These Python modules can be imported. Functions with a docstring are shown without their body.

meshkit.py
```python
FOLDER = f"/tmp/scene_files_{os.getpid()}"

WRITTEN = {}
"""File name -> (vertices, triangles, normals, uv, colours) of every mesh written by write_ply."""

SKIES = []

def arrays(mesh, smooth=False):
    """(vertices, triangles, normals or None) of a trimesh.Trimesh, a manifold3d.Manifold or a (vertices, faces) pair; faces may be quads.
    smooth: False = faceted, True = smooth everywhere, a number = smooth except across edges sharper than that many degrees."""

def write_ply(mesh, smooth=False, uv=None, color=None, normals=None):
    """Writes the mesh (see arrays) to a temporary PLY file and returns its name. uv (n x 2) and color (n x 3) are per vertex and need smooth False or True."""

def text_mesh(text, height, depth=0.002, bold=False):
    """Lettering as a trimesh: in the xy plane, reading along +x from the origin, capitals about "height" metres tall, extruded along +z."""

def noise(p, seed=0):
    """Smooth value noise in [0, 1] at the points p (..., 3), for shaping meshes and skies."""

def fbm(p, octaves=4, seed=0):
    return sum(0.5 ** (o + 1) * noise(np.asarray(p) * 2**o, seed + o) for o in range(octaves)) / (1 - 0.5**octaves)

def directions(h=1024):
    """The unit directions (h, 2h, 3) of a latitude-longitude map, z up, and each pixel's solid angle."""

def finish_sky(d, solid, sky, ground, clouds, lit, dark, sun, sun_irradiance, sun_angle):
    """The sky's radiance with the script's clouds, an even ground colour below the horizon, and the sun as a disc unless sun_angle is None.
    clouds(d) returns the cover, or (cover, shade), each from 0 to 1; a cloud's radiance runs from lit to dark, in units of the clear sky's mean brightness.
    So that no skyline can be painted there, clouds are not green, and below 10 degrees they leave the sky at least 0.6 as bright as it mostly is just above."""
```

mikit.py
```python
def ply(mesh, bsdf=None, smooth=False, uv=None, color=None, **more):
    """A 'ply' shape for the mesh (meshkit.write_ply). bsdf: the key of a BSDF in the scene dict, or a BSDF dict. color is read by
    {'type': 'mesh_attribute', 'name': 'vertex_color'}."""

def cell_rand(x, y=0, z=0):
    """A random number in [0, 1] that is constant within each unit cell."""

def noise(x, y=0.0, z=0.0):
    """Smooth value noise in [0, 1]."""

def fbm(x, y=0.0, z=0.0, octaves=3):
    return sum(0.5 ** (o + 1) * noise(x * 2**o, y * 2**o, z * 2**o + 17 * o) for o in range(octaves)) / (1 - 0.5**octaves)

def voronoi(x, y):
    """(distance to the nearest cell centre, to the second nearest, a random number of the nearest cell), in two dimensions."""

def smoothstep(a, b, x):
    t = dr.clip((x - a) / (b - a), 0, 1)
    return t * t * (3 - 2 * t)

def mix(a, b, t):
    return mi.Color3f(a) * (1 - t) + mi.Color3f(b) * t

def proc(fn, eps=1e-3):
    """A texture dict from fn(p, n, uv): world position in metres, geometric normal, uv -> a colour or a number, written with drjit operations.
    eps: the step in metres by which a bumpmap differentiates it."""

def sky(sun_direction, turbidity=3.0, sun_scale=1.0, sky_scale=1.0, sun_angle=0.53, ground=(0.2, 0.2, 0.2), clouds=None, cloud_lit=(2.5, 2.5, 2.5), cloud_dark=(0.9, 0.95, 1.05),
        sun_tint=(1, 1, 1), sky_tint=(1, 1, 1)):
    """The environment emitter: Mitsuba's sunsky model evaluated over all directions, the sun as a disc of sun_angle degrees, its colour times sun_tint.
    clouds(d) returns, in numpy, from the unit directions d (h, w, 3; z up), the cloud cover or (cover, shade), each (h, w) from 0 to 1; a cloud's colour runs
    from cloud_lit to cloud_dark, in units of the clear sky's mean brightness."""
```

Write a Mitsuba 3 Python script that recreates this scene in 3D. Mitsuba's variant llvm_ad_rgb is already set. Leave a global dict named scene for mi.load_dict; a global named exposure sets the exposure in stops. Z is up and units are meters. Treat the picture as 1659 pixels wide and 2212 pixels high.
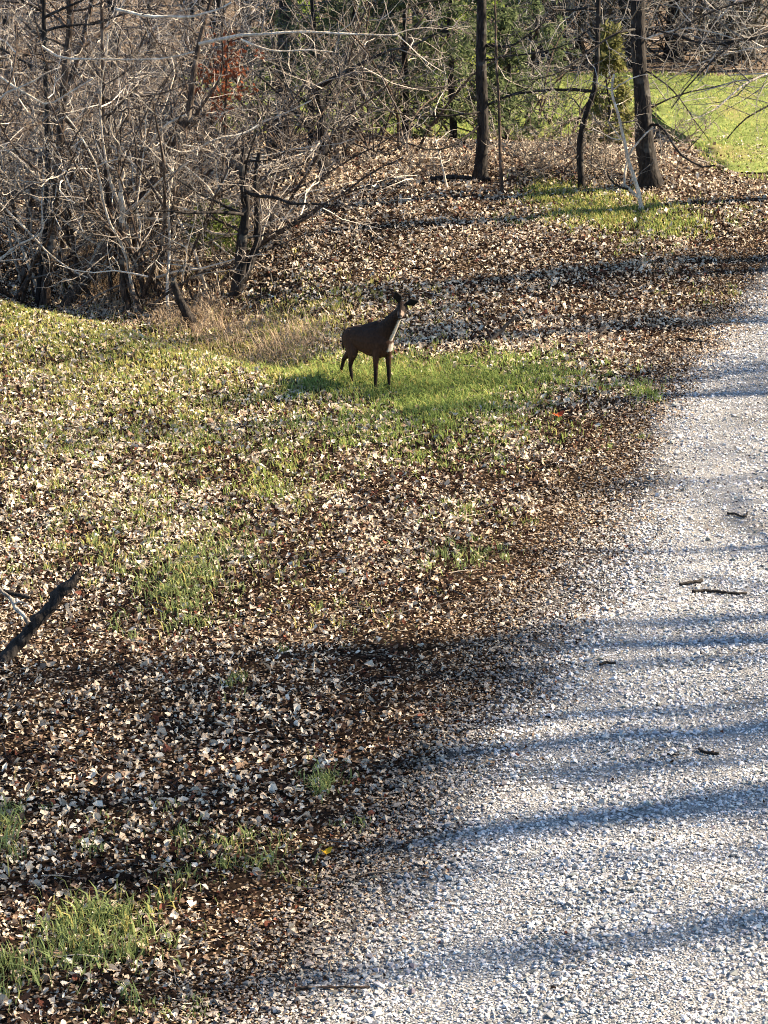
import math, numpy as np, trimesh, manifold3d as m3, mitsuba as mi, drjit as dr
import mikit, meshkit as mk
from mikit import proc, noise, fbm, voronoi, smoothstep, mix, ply

# ---------------------------------------------------------------- camera, light
H, PITCH, VFOV = 10.6, 16.05, 20.0
CAM = np.array([0.0, 0.0, H])
cp, sp = math.cos(math.radians(PITCH)), math.sin(math.radians(PITCH))
T = mi.ScalarTransform4f
scene, labels = {}, {}
scene['camera'] = {'type': 'perspective', 'fov': VFOV, 'fov_axis': 'y', 'near_clip': 0.5, 'far_clip': 2000.0,
                   'to_world': T().look_at(origin=[0, 0, H], target=[0, cp * 10, H - sp * 10], up=[0, 0, 1])}
SUN_AZ, SUN_EL = 13.0, 35.0          # azimuth turned from +x (right) towards +y (away)
SUN = np.array([math.cos(math.radians(SUN_AZ)) * math.cos(math.radians(SUN_EL)),
                math.sin(math.radians(SUN_AZ)) * math.cos(math.radians(SUN_EL)), math.sin(math.radians(SUN_EL))])
scene['daylight'] = mikit.sky(SUN.tolist(), turbidity=3, sun_tint=(0.97, 0.99, 1.03), sky_scale=0.5, sun_angle=1.0)
exposure = 4.05

# ---------------------------------------------------------------- helpers
RIGHT, UP, FWD = np.array([1.0, 0, 0]), np.array([0, sp, cp]), np.array([0, cp, -sp])
F = 1106 / math.tan(math.radians(VFOV / 2))          # focal length in units of a 1659 x 2212 picture

def terrain(x, y):
    x, y = np.asarray(x, float), np.asarray(y, float)
    p = np.stack([x / 7.0, y / 7.0, x * 0], -1)
    h = 0.35 * (mk.fbm(p, 2, 3) - 0.5) + 0.11 * (mk.noise(p * 6.0, 8) - 0.5)
    ss = lambda a, b, v: (lambda t: t * t * (3 - 2 * t))(np.clip((v - a) / (b - a), 0, 1))
    # leafy mound beyond the deer
    h = h + 0.95 * ss(47, 60, y) * (1 - ss(61, 66, y)) * ss(-5, 0, x) * (1 - 0.5 * ss(7, 12, x))
    h = h + 0.25 * ss(60, 66, y)
    # hollow behind the lip of the left bank
    lip = 45.2 + (-2.2 - x) * 0.92
    h = h - 0.75 * ss(0.0, 1.6, y - lip) * (1 - ss(4.5, 10, y - lip)) * (1 - ss(-3.0, -0.5, x))
    h = h + 0.08 * np.exp(-((y - lip + 0.5) / 1.1) ** 2) * (1 - ss(-2.6, -1.2, x))
    # far wooded rise
    h = h + 9.0 * ss(95, 260, y)
    return h

STEPS = np.arange(16.0, 170.0, 0.08)
def ray(px, py):
    d = RIGHT * (px - 829.5) + UP * (1106 - py) + FWD * F
    return d / np.linalg.norm(d)
def at(px, py, dz=0.0):
    """The ground point that a pixel of the photograph shows."""
    d = ray(px, py)
    p = CAM + STEPS[:, None] * d
    below = p[:, 2] < terrain(p[:, 0], p[:, 1])
    i = int(np.argmax(below)) if below.any() else len(STEPS) - 1
    return np.array([p[i, 0], p[i, 1], float(terrain(p[i, 0], p[i, 1])) + dz])
def pin(px, py, y):
    """The point at depth y that a pixel shows."""
    d = ray(px, py)
    return CAM + d * (y / d[1])
def inside(x, y, margin=0.08):
    """Ground points a little wider than the view from around the camera's place."""
    z = terrain(x, y)
    d = np.stack([x, y, z - H], -1)
    f = d @ FWD
    return (np.abs(d @ RIGHT / f) < (829.5 / F) * (1 + margin) + 0.004) & (np.abs(d @ UP / f) < (1106 / F) * (1 + margin))

def on(x, y): return np.array([x, y, float(terrain(x, y))])
def col(px, y): return on((px - 829.5) / F * y * 1.02, y)
taken = {}
def name_of(base, parent=None):
    k = f'{parent}__{base}' if parent else base
    n = taken.get(k, 0); taken[k] = n + 1
    return k if n == 0 else f'{k}_{n:03d}'
def tag(key, label, cat=None, group=None, kind=None):
    labels[key] = {k: v for k, v in (('label', label), ('category', cat), ('group', group), ('kind', kind)) if v}
def norm(v):
    return v / (np.linalg.norm(v, axis=-1, keepdims=True) + 1e-12)

def tubes(P, R, sides):
    """N polylines of K points as one mesh of tapering tubes: (vertices, faces)."""
    P, R = np.asarray(P, float), np.asarray(R, float)
    if P.ndim == 2: P, R = P[None], R[None]
    N, K = P.shape[:2]
    t = norm(np.gradient(P, axis=1))
    mean = norm(P[:, -1] - P[:, 0])
    ref = np.where(np.abs(mean[:, 2:]) < 0.8, [[0, 0, 1.0]], [[1.0, 0, 0]])[:, None]
    a = norm(np.cross(t, np.broadcast_to(ref, t.shape))); b = np.cross(t, a)
    ang = np.arange(sides) * 2 * np.pi / sides
    V = P[:, :, None] + R[:, :, None, None] * (np.cos(ang)[:, None] * a[:, :, None] + np.sin(ang)[:, None] * b[:, :, None])
    n, i, j = np.meshgrid(np.arange(N), np.arange(K - 1), np.arange(sides), indexing='ij')
    o = n * K * sides
    q = np.stack([o + i * sides + j, o + i * sides + (j + 1) % sides, o + (i + 1) * sides + (j + 1) % sides, o + (i + 1) * sides + j], -1).reshape(-1, 4)
    f = np.vstack([q[:, [0, 3, 2]], q[:, [0, 2, 1]]])
    return V.reshape(-1, 3), f

def capped(P, R, sides, rough=0.0, seed=0):
    """One closed tube with flat ends and an uneven skin."""
    v, f = tubes(P, R, sides)
    K = len(P)
    v = np.vstack([v, P[0], P[-1]])
    s = np.arange(sides)
    f = np.vstack([f, np.stack([s * 0 + K * sides, s, (s + 1) % sides], 1),
                   np.stack([s * 0 + K * sides + 1, (K - 1) * sides + (s + 1) % sides, (K - 1) * sides + s], 1)])
    if rough:
        c = np.vstack([np.repeat(P, sides, 0), P[0], P[-1]])
        r = np.linalg.norm(v - c, axis=1).max()
        v = v + norm(v - c) * ((mk.fbm(v / (r * 0.9) + 5, 3, seed) - 0.5) * 2 * rough * r)[:, None]
    return v, f

def join(parts):
    V, Fc, o = [], [], 0
    for v, f in parts:
        V.append(v); Fc.append(f + o); o += len(v)
    return np.vstack(V), np.vstack(Fc)

def resample(P, R, K):
    """A smooth curve of K points through the given ones."""
    from scipy.interpolate import PchipInterpolator
    P, R = np.asarray(P, float), np.asarray(R, float)
    s = np.concatenate([[0], np.cumsum(np.linalg.norm(np.diff(P, axis=0), axis=1))])
    u = np.linspace(0, s[-1], K)
    return PchipInterpolator(s, P)(u), np.interp(u, s, R)

def spawn(rng, P, R, n, t0, t1, lo, hi, rr, a0, a1, K, wander, up, rmin=0.003, taper=0.25, absolute=False):
    """n child branches on each of the polylines P."""
    N, KP = P.shape[:2]
    P, R = np.repeat(P, n, 0), np.repeat(R, n, 0)
    M = N * n
    t = rng.uniform(t0, t1, M) * (KP - 1)
    i = np.minimum(t.astype(int), KP - 2); f = (t - i)
    k = np.arange(M)
    p = P[k, i] * (1 - f[:, None]) + P[k, i + 1] * f[:, None]
    r = R[k, i] * (1 - f) + R[k, i + 1] * f
    tan = norm(P[k, i + 1] - P[k, i])
    q = norm(np.cross(tan, rng.normal(size=(M, 3))))
    ang = np.radians(rng.uniform(a0, a1, M))[:, None]
    d = norm(np.cos(ang) * tan + np.sin(ang) * q)
    if absolute: L = rng.uniform(lo, hi, M)
    else: L = np.linalg.norm(np.diff(P, axis=1), axis=2).sum(1) * rng.uniform(lo, hi, M) * (1.15 - 0.6 * t / (KP - 1))
    r0 = np.maximum(np.minimum(r * 0.8, rr * L), rmin)
    out = np.empty((M, K, 3)); out[:, 0] = p
    for s in range(1, K):
        d = norm(d + wander * rng.normal(size=(M, 3)) + np.array([0, 0, up]))
        out[:, s] = out[:, s - 1] + d * (L / (K - 1))[:, None]
    return out, r0[:, None] * np.linspace(1, taper, K)[None]

# ---------------------------------------------------------------- materials
def bark_fn(c0, c1, c2, s):
    def fn(p, n, uv):
        a = fbm(p.x * 9 * s, p.y * 9 * s, p.z * 2.2 * s, 3)
        b = noise(p.x * 38 * s, p.y * 38 * s, p.z * 8 * s)
        c = smoothstep(0.35, 0.7, a * 0.6 + b * 0.4)
        l = smoothstep(0.62, 0.72, fbm(p.x * 5 + 9, p.y * 5, p.z * 4, 3))
        return mix(mix(mi.Color3f(*c0), mi.Color3f(*c1), c), mi.Color3f(*c2), l * 0.7)
    return fn
def bump_fn(p, n, uv):
    return fbm(p.x * 22, p.y * 22, p.z * 5, 3)
def bark(key, c0, c1, c2, s=1.0):
    scene[key] = {'type': 'twosided', 'b': {'type': 'bumpmap', 'scale': 0.03, 'bump': proc(bump_fn, 0.004),
                  'b': {'type': 'principled', 'base_color': proc(bark_fn(c0, c1, c2, s)), 'roughness': 0.85, 'specular': 0.25}}}
bark('dark_bark', (0.008, 0.0065, 0.006), (0.030, 0.025, 0.022), (0.075, 0.072, 0.065))
bark('brown_bark', (0.025, 0.018, 0.014), (0.10, 0.07, 0.052), (0.20, 0.17, 0.14), 1.6)
bark('pale_bark', (0.34, 0.29, 0.23), (0.62, 0.56, 0.47), (0.70, 0.66, 0.58), 2.0)
def vc(): return {'type': 'mesh_attribute', 'name': 'vertex_color'}
scene['twig_wood'] = {'type': 'twosided', 'b': {'type': 'principled', 'base_color': vc(), 'roughness': 0.55, 'specular': 0.45}}
scene['dry_leaf'] = {'type': 'principledthin', 'base_color': vc(), 'roughness': 0.45, 'diff_trans': 0.18, 'eta': 1.45, 'spec_trans': 0.0}
scene['green_blade'] = {'type': 'principledthin', 'base_color': vc(), 'roughness': 0.4, 'diff_trans': 0.8, 'eta': 1.4, 'spec_trans': 0.0}
scene['stone'] = {'type': 'principled', 'base_color': vc(), 'roughness': 0.6, 'specular': 0.5}
scene['coat'] = {'type': 'principled', 'base_color': vc(), 'roughness': 0.75, 'specular': 0.2}
scene['horn'] = {'type': 'principled', 'base_color': {'type': 'rgb', 'value': [0.012, 0.01, 0.009]}, 'roughness': 0.3, 'specular': 0.5}

def ground_fn(p, n, uv):
    d, d2, r = voronoi(p.x * 14, p.y * 14)
    e, e2, q = voronoi(p.x * 27 + 3.3, p.y * 27)
    soil = mix(mi.Color3f(0.010, 0.007, 0.005), mi.Color3f(0.032, 0.022, 0.016), noise(p.x * 30, p.y * 30))
    bits = mix(mi.Color3f(0.06, 0.04, 0.028), mi.Color3f(0.28, 0.21, 0.14), q)
    c = mix(soil, bits, dr.select(q > 0.62, 1.0, 0.0) * smoothstep(0.45, 0.25, e))
    leaf = mix(mi.Color3f(0.05, 0.036, 0.03), mi.Color3f(0.30, 0.25, 0.20), r * r)
    far = smoothstep(54, 64, p.y) * dr.select(r > 0.30, 1.0, 0.0) * smoothstep(0.6, 0.4, d)
    return mix(c, leaf, far)
scene['soil'] = {'type': 'diffuse', 'reflectance': proc(ground_fn)}
def road_fn(p, n, uv):
    d, d2, r = voronoi(p.x * 32, p.y * 32)
    g = mix(mi.Color3f(0.20, 0.197, 0.193), mi.Color3f(0.46, 0.455, 0.45), r)
    c = mix(mi.Color3f(0.19, 0.188, 0.187), g, smoothstep(0.02, 0.16, d2 - d))
    nf = 1 - 0.7 * smoothstep(33, 41, p.y)
    dirt = smoothstep(1.25 * nf, -0.1, uv.x - 1.4 * nf * (fbm(p.x * 0.8, p.y * 0.5, 3, 3) - 0.45))
    c = mix(c, mi.Color3f(0.035, 0.026, 0.020) * (0.6 + 0.8 * noise(p.x * 25, p.y * 25)), dirt * 0.92)
    return mix(c, mi.Color3f(0.09, 0.08, 0.068), 0.35 * smoothstep(0.5, 0.75, fbm(p.x * 1.3, p.y * 1.3, 0, 3)))
def road_bump(p, n, uv):
    d, d2, r = voronoi(p.x * 32, p.y * 32)
    return smoothstep(0.0, 0.5, d2 - d) * (0.4 + r)
scene['gravel_bed'] = {'type': 'twosided', 'b': {'type': 'bumpmap', 'scale': 0.02, 'bump': proc(road_bump, 0.004), 'b': {'type': 'diffuse', 'reflectance': proc(road_fn)}}}
def lawn_fn(p, n, uv):
    a = fbm(p.x * 0.7, p.y * 0.35, 0, 3); b = noise(p.x * 12, p.y * 7)
    c = mix(mi.Color3f(0.085, 0.11, 0.035), mi.Color3f(0.17, 0.20, 0.07), b)
    return mix(c, mi.Color3f(0.20, 0.17, 0.08), smoothstep(0.5, 0.75, a) * 0.7)
scene['lawn_turf'] = {'type': 'diffuse', 'reflectance': proc(lawn_fn)}

# ---------------------------------------------------------------- ground, road, lawn
def grid(xs, ys):
    X, Y = np.meshgrid(xs, ys)
    v = np.stack([X, Y, terrain(X, Y)], -1).reshape(-1, 3)
    nx = len(xs)
    i, j = np.meshgrid(np.arange(len(ys) - 1), np.arange(nx - 1), indexing='ij')
    a = i * nx + j
    return v, np.stack([a, a + 1, a + nx + 1, a + nx], -1).reshape(-1, 4)
gx = np.concatenate([np.linspace(-400, -24, 24)[:-1], np.arange(-24, 24.01, 0.4), np.linspace(24, 400, 24)[1:]])
gy = np.concatenate([np.linspace(-300, 14, 20)[:-1], np.arange(14, 90.01, 0.4), np.linspace(90, 700, 50)[1:]])
scene['ground'] = ply(grid(gx, gy), 'soil', smooth=True)
tag('ground', 'woodland ground of dark soil under the fallen leaves', kind='structure')

edge_px = [(440, 2330), (530, 2212), (635, 2060), (745, 1930), (845, 1800), (930, 1680), (1005, 1580), (1085, 1470), (1130, 1350), (1210, 1230),
           (1310, 1120), (1375, 1010), (1410, 900), (1470, 815), (1560, 710), (1618, 610), (1665, 545)]
edge = np.array([at(*q) for q in edge_px])
edge = np.vstack([[edge[0, 0] - 1.6, 15.0, 0], edge, [edge[-1, 0] + 3.0, edge[-1, 1] + 3.5, 0], [edge[-1, 0] + 9, edge[-1, 1] + 7, 0]])
ey = np.linspace(15.0, edge[-1, 1], 240)
ex = np.interp(ey, edge[:, 1], edge[:, 0])
def road_edge(y): return np.interp(y, edge[:, 1], edge[:, 0])
RW = 4.7
us = np.linspace(0, RW, 24)
v = np.stack([ex[:, None] + us[None], np.broadcast_to(ey[:, None], (240, 24)), np.zeros((240, 24))], -1)
v[..., 2] = terrain(v[..., 0], v[..., 1]) + 0.022
i, j = np.meshgrid(np.arange(239), np.arange(23), indexing='ij'); a = i * 24 + j
scene['road'] = ply((v.reshape(-1, 3), np.stack([a, a + 1, a + 25, a + 24], -1).reshape(-1, 4)), 'gravel_bed', smooth=True, uv=np.stack([np.broadcast_to(us[None], (240, 24)), np.broadcast_to(ey[:, None], (240, 24))], -1).reshape(-1, 2))
tag('road', 'pale grey gravel lane running along the right side', kind='structure')

lawn_px = [(1415, 262), (1440, 300), (1480, 334), (1530, 356), (1600, 374), (1700, 386)]
lb = np.array([at(*q) for q in lawn_px])
near = lambda x: np.interp(x, np.concatenate([[-30, 0.0, 3.0], lb[:, 0], [lb[-1, 0] + 12]]), np.concatenate([[70, 68.5, 66.5], lb[:, 1], [lb[-1, 1]]]))
LAWN_FAR = 79.0
lx = np.linspace(-5.5, 26, 106)
rows = []
for t in np.linspace(0, 1, 44):
    n0 = near(lx) + 0.35 * np.sin(lx * 1.7) + 10 * np.clip((-2.5 - lx) / 3, 0, 1)
    yy = n0 + t * (LAWN_FAR + 0.6 * np.sin(lx * 0.6) - n0)
    rows.append(np.stack([lx, yy, terrain(lx, yy) + 0.03], -1))
i, j = np.meshgrid(np.arange(43), np.arange(105), indexing='ij'); a = i * 106 + j
scene['lawn'] = ply((np.concatenate(rows), np.stack([a, a + 1, a + 107, a + 106], -1).reshape(-1, 4)), 'lawn_turf', smooth=True)
tag('lawn', 'sunlit green lawn in front of the far woods', kind='structure')

# ---------------------------------------------------------------- trees
def wood_color(rng, N, V, c0, c1):
    """One tone for each branch."""
    t = np.where(rng.uniform(size=(N, 1)) < 0.80, rng.uniform(0, 0.3, (N, 1)), rng.uniform(0.55, 1, (N, 1)))
    c = np.array(c0) * (1 - t) + np.array(c1) * t
    return np.repeat(c, V, 0)
def add_twigs(key, rng, sets, c0, c1, part='twigs'):
    """All fine twigs of one tree as one part."""
    ms, cs = [], []
    for P, R, sides in sets:
        ms.append(tubes(P, R, sides)); cs.append(wood_color(rng, len(P), P.shape[1] * sides, c0, c1))
    k = name_of(part, key)
    scene[k] = ply(join(ms), 'twig_wood', smooth=True, color=np.vstack(cs))
    labels[k] = {'kind': 'stuff', 'label': 'fine bare twigs'}
def add_limb(key, P, R, mat, sides=7, part='branch', rough=0.12, seed=1):
    k = name_of(part, key)
    scene[k] = ply(capped(P, R, sides, rough, seed), mat, smooth=True)
    return k
PALE0, PALE1 = (0.034, 0.022, 0.016), (0.74, 0.66, 0.55)
GREY0, GREY1 = (0.045, 0.038, 0.033), (0.46, 0.42, 0.37)

def tree(name, label, cat, base, pts, rad, mat, seed, top=13.0, limbs=9, limb_t=(0.22, 1.0), limb_len=(1.8, 4.2), twig_n=(7, 5), colors=(GREY0, GREY1),
         group=None, authored=(), fine=3, limb_parts=True, droop=-0.02, trunk_sides=12):
    """A bare tree: its trunk through the given points (and on up to the height top), limbs, twigs. authored: (points, radii, material) limbs."""
    rng = np.random.default_rng(seed)
    key = name_of(name)
    P, R = list(map(np.asarray, pts)), list(rad)
    if top > P[-1][2] + 0.5:
        d = norm(P[-1] - P[-2]); d = norm(d * np.array([0.5, 0.5, 1]) + [0, 0, 0.6])
        h = (top - P[-1][2]); r = R[-1]; p = P[-1]
        for s in range(1, 4):
            d = norm(d + rng.normal(size=3) * 0.06)
            p = p + d * h / 3; P.append(p); R.append(r * (1 - 0.3 * s))
    P0 = P[0] - np.array([0, 0, 0.15])
    P, R = resample([P0, P[0] + 0.02 * (P[1] - P[0]), P[0] + 0.14 * (P[1] - P[0])] + P[1:], [R[0] * 1.6, R[0] * 1.3, R[0] * 1.02] + R[1:], 30)
    wob = (mk.fbm(np.stack([np.linspace(0, 5, 30)] * 3, -1) + [[seed, 0, 0]], 2, seed)[:, None] - 0.5) * R[:, None] * 0.8
    P[2:] += wob[2:] * np.array([1, 0.5, 0])
    k = name_of('trunk', key)
    scene[k] = ply(capped(P, R, trunk_sides, 0.10, seed), mat, smooth=True)
    tag(key, label, cat, group)
    L, LR = spawn(rng, P[None], R[None], limbs, limb_t[0], limb_t[1], limb_len[0], limb_len[1], 0.016, 45, 95, 8, 0.16, 0.05 + droop, absolute=True, rmin=0.012)
    if limb_parts:
        for a, b in zip(L, LR): add_limb(key, a, b, mat, 5, 'branch', 0.0)
    sets = [] if limb_parts else [(L, LR, 4)]
    src, srcR = L, LR
    if authored:
        AL, AR = [], []
        for pp, rr, mm in authored:
            a, b = resample(pp, rr, 10); a[1:-1] += rng.normal(size=(8, 3)) * b[1:-1, None] * 0.35
            add_limb(key, a, b, mm, 6, 'branch', 0.1, seed)
            a8, b8 = resample(a, b, 8); AL.append(a8); AR.append(b8)
        src, srcR = np.concatenate([L, AL]), np.concatenate([LR, AR])
    A, AR_ = spawn(rng, src, srcR, twig_n[0], 0.15, 1.0, 0.25, 0.6, 0.011, 30, 75, 5, 0.22, 0.02 + droop, rmin=0.006)
    sets.append((A, AR_, 3))
    if fine > 2 and twig_n[1]:
        B, BR = spawn(rng, A, AR_, twig_n[1], 0.2, 1.0, 0.25, 0.6, 0.010, 30, 80, 4, 0.25, 0.02 + droop, rmin=0.004)
        sets.append((B, BR, 3))
    add_twigs(key, rng, sets, *colors)
    return key

def pxpath(q, y=None):
    """Pixels of the photograph -> points of a trunk that stands where its first pixel meets the ground."""
    b = at(*q[0]); y0 = b[1] if y is None else y
    return [b if y is None else pin(*q[0], y)] + [pin(px, py, y0 + (r[0] if r else 0)) for px, py, *r in q[1:]]
def wpx(w, y): return 0.5 * w * y * 1.03 / F

def authored_tree(name, label, cat, q, w0, w1, mat, seed, limbs_px=(), base=None, **kw):
    pts = pxpath(q) if base is None else pxpath(q, base)
    y = pts[0][1]
    rad = np.interp(np.arange(len(pts)), [0, len(pts) - 1], [wpx(w0, y), wpx(w1, y)]).tolist()
    au = []
    for lp, a, b, m in limbs_px:
        au.append(([pin(px, py, y + (r[0] if r else 0)) for px, py, *r in lp], np.linspace(wpx(a, y), wpx(b, y), len(lp)), m))
    return tree(name, label, cat, pts[0], pts, rad, mat, seed, authored=au, **kw)

bark('weathered_bark', (0.10, 0.085, 0.07), (0.36, 0.32, 0.27), (0.5, 0.46, 0.40), 2.0)
D, B_, W_ = 'dark_bark', 'brown_bark', 'pale_bark'
# --- trees that can be told apart
k = authored_tree('roadside_tree', 'thick dark-barked tree at the edge of the bright lawn, nearest the road', 'tree',
    [(1406, 400), (1399, 350), (1394, 300), (1388, 200), (1383, 100), (1380, 0)], 43, 28, D, 11, top=15, limbs=16, limb_t=(0.14, 1.0), limb_len=(2, 4.5), twig_n=(10, 7), trunk_sides=18,
    limbs_px=[([(1395, 268, 0.1), (1420, 270, -0.3), (1438, 285, -0.6), (1455, 315, -0.9), (1480, 340, -1.1), (1512, 360, -1.2), (1545, 358, -1.2)], 7, 3.5, D),
              ([(1388, 255, 0), (1370, 262, -0.3), (1345, 265, -0.5), (1315, 262, -0.6), (1290, 250, -0.6)], 5, 2, D),
              ([(1383, 62, 0), (1350, 66, -0.4), (1310, 85, -0.8), (1260, 120, -1.2), (1200, 160, -1.5), (1120, 175, -1.6)], 7, 2, D),
              ([(1384, 90, 0), (1440, 70, -0.4), (1500, 62, -0.9), (1560, 75, -1.3), (1640, 110, -1.6)], 6, 2, W_),
              ([(1386, 150, 0), (1430, 175, -0.5), (1470, 215, -0.9), (1500, 260, -1.2), (1530, 300, -1.3)], 4, 1.5, D)])
authored_tree('straight_tree', 'slim straight dark tree on top of the leafy mound, left of the crooked stem', 'tree',
    [(1036, 392), (1040, 330), (1042, 250), (1042, 120), (1041, 0)], 27, 21, D, 12, top=14, limbs=14, limb_t=(0.12, 1.0), limb_len=(1.5, 3.5), twig_n=(7, 5),
    limbs_px=[([(1042, 262, 0), (1000, 300, -0.4), (940, 325, -0.8), (880, 310, -1.0), (800, 290, -1.2)], 6, 2, D),
              ([(1042, 240, 0), (1000, 248, -0.5), (900, 250, -0.9), (820, 235, -1.1), (760, 222, -1.2)], 5, 2, D),
              ([(1042, 130, 0), (1110, 120, -0.5), (1200, 105, -0.9), (1280, 60, -1.2)], 5, 2, D)])
authored_tree('crooked_tree', 'thin crooked dark stem with a kink and a long level limb', 'tree',
    [(1258, 405), (1252, 340), (1254, 290), (1268, 240), (1284, 190), (1290, 110), (1293, 0)], 15, 10, D, 13, top=11, limbs=8, limb_t=(0.3, 1), limb_len=(1.2, 2.6), twig_n=(6, 5),
    limbs_px=[([(1284, 197, 0), (1240, 196, -0.1), (1190, 195, -0.2), (1140, 199, -0.3), (1085, 212, -0.4)], 8, 4, D)])
authored_tree('forked_sapling', 'pale forked sapling gleaming in front of the thick roadside tree', 'sapling',
    [(1387, 457), (1381, 425), (1370, 385), (1357, 345), (1348, 300), (1336, 250), (1322, 195), (1326, 160)], 10, 4, W_, 14, top=0, limbs=4, limb_t=(0.3, 1), limb_len=(0.4, 0.9), twig_n=(4, 3), colors=(PALE0, PALE1),
    limbs_px=[([(1381, 428, 0), (1362, 412, 0.0), (1349, 395, 0.1), (1352, 365, 0.2), (1358, 335, 0.2), (1385, 300, 0.1), (1412, 275, 0.0)], 8, 3, W_),
              ([(1356, 408, 0), (1338, 403, -0.1), (1318, 385, -0.2), (1312, 372, -0.2)], 6, 2.5, D),
              ([(1322, 195, 0), (1345, 180, -0.1), (1375, 165, -0.2), (1400, 160, -0.2)], 3.5, 2, W_),
              ([(1350, 310, 0), (1330, 285, -0.1), (1312, 262, -0.1)], 3, 2, W_)])
authored_tree('hidden_tree', 'dark trunk half hidden by brush at the left end of the leafy mound', 'tree',
    [(699, 394), (698, 330), (695, 250), (680, 190)], 27, 13, D, 15, top=0, limbs=14, limb_t=(0.12, 1), limb_len=(1.4, 3.4), twig_n=(7, 5), colors=(GREY0, PALE1),
    limbs_px=[([(695, 260, 0), (730, 290, -0.4), (790, 320, -0.8), (860, 335, -1.0)], 5, 2, D), ([(697, 300, 0), (660, 330, -0.4), (590, 352, -0.8), (520, 380, -1)], 5, 2, W_)])
authored_tree('grey_tree', 'thick grey trunk standing deep behind the brush left of centre', 'tree',
    [(610, 322), (614, 200), (619, 100), (622, 0)], 46, 36, D, 16, top=16, limbs=9, limb_t=(0.3, 1), limb_len=(2, 4), twig_n=(7, 5))
authored_tree('forked_tree', 'blackened forked trunk at the foot of the bank behind the thicket', 'tree',
    [(513, 636), (518, 570), (526, 500), (530, 430), (522, 370), (528, 320)], 30, 8, D, 17, top=0, limbs=9, limb_t=(0.3, 1), limb_len=(1.2, 3), twig_n=(7, 5), colors=(PALE0, PALE1),
    limbs_px=[([(520, 612, 0), (540, 575, 0.1), (553, 520, 0.2), (556, 460, 0.3), (552, 400, 0.3), (560, 330, 0.3)], 22, 9, D)])
authored_tree('reddish_sapling', 'thin reddish stem rising beside the straight dark tree', 'sapling',
    [(1084, 416), (1080, 330), (1078, 240), (1072, 120), (1070, 40)], 8, 4, B_, 18, top=6, limbs=5, limb_t=(0.3, 1), limb_len=(0.5, 1.2), twig_n=(4, 3))
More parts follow.
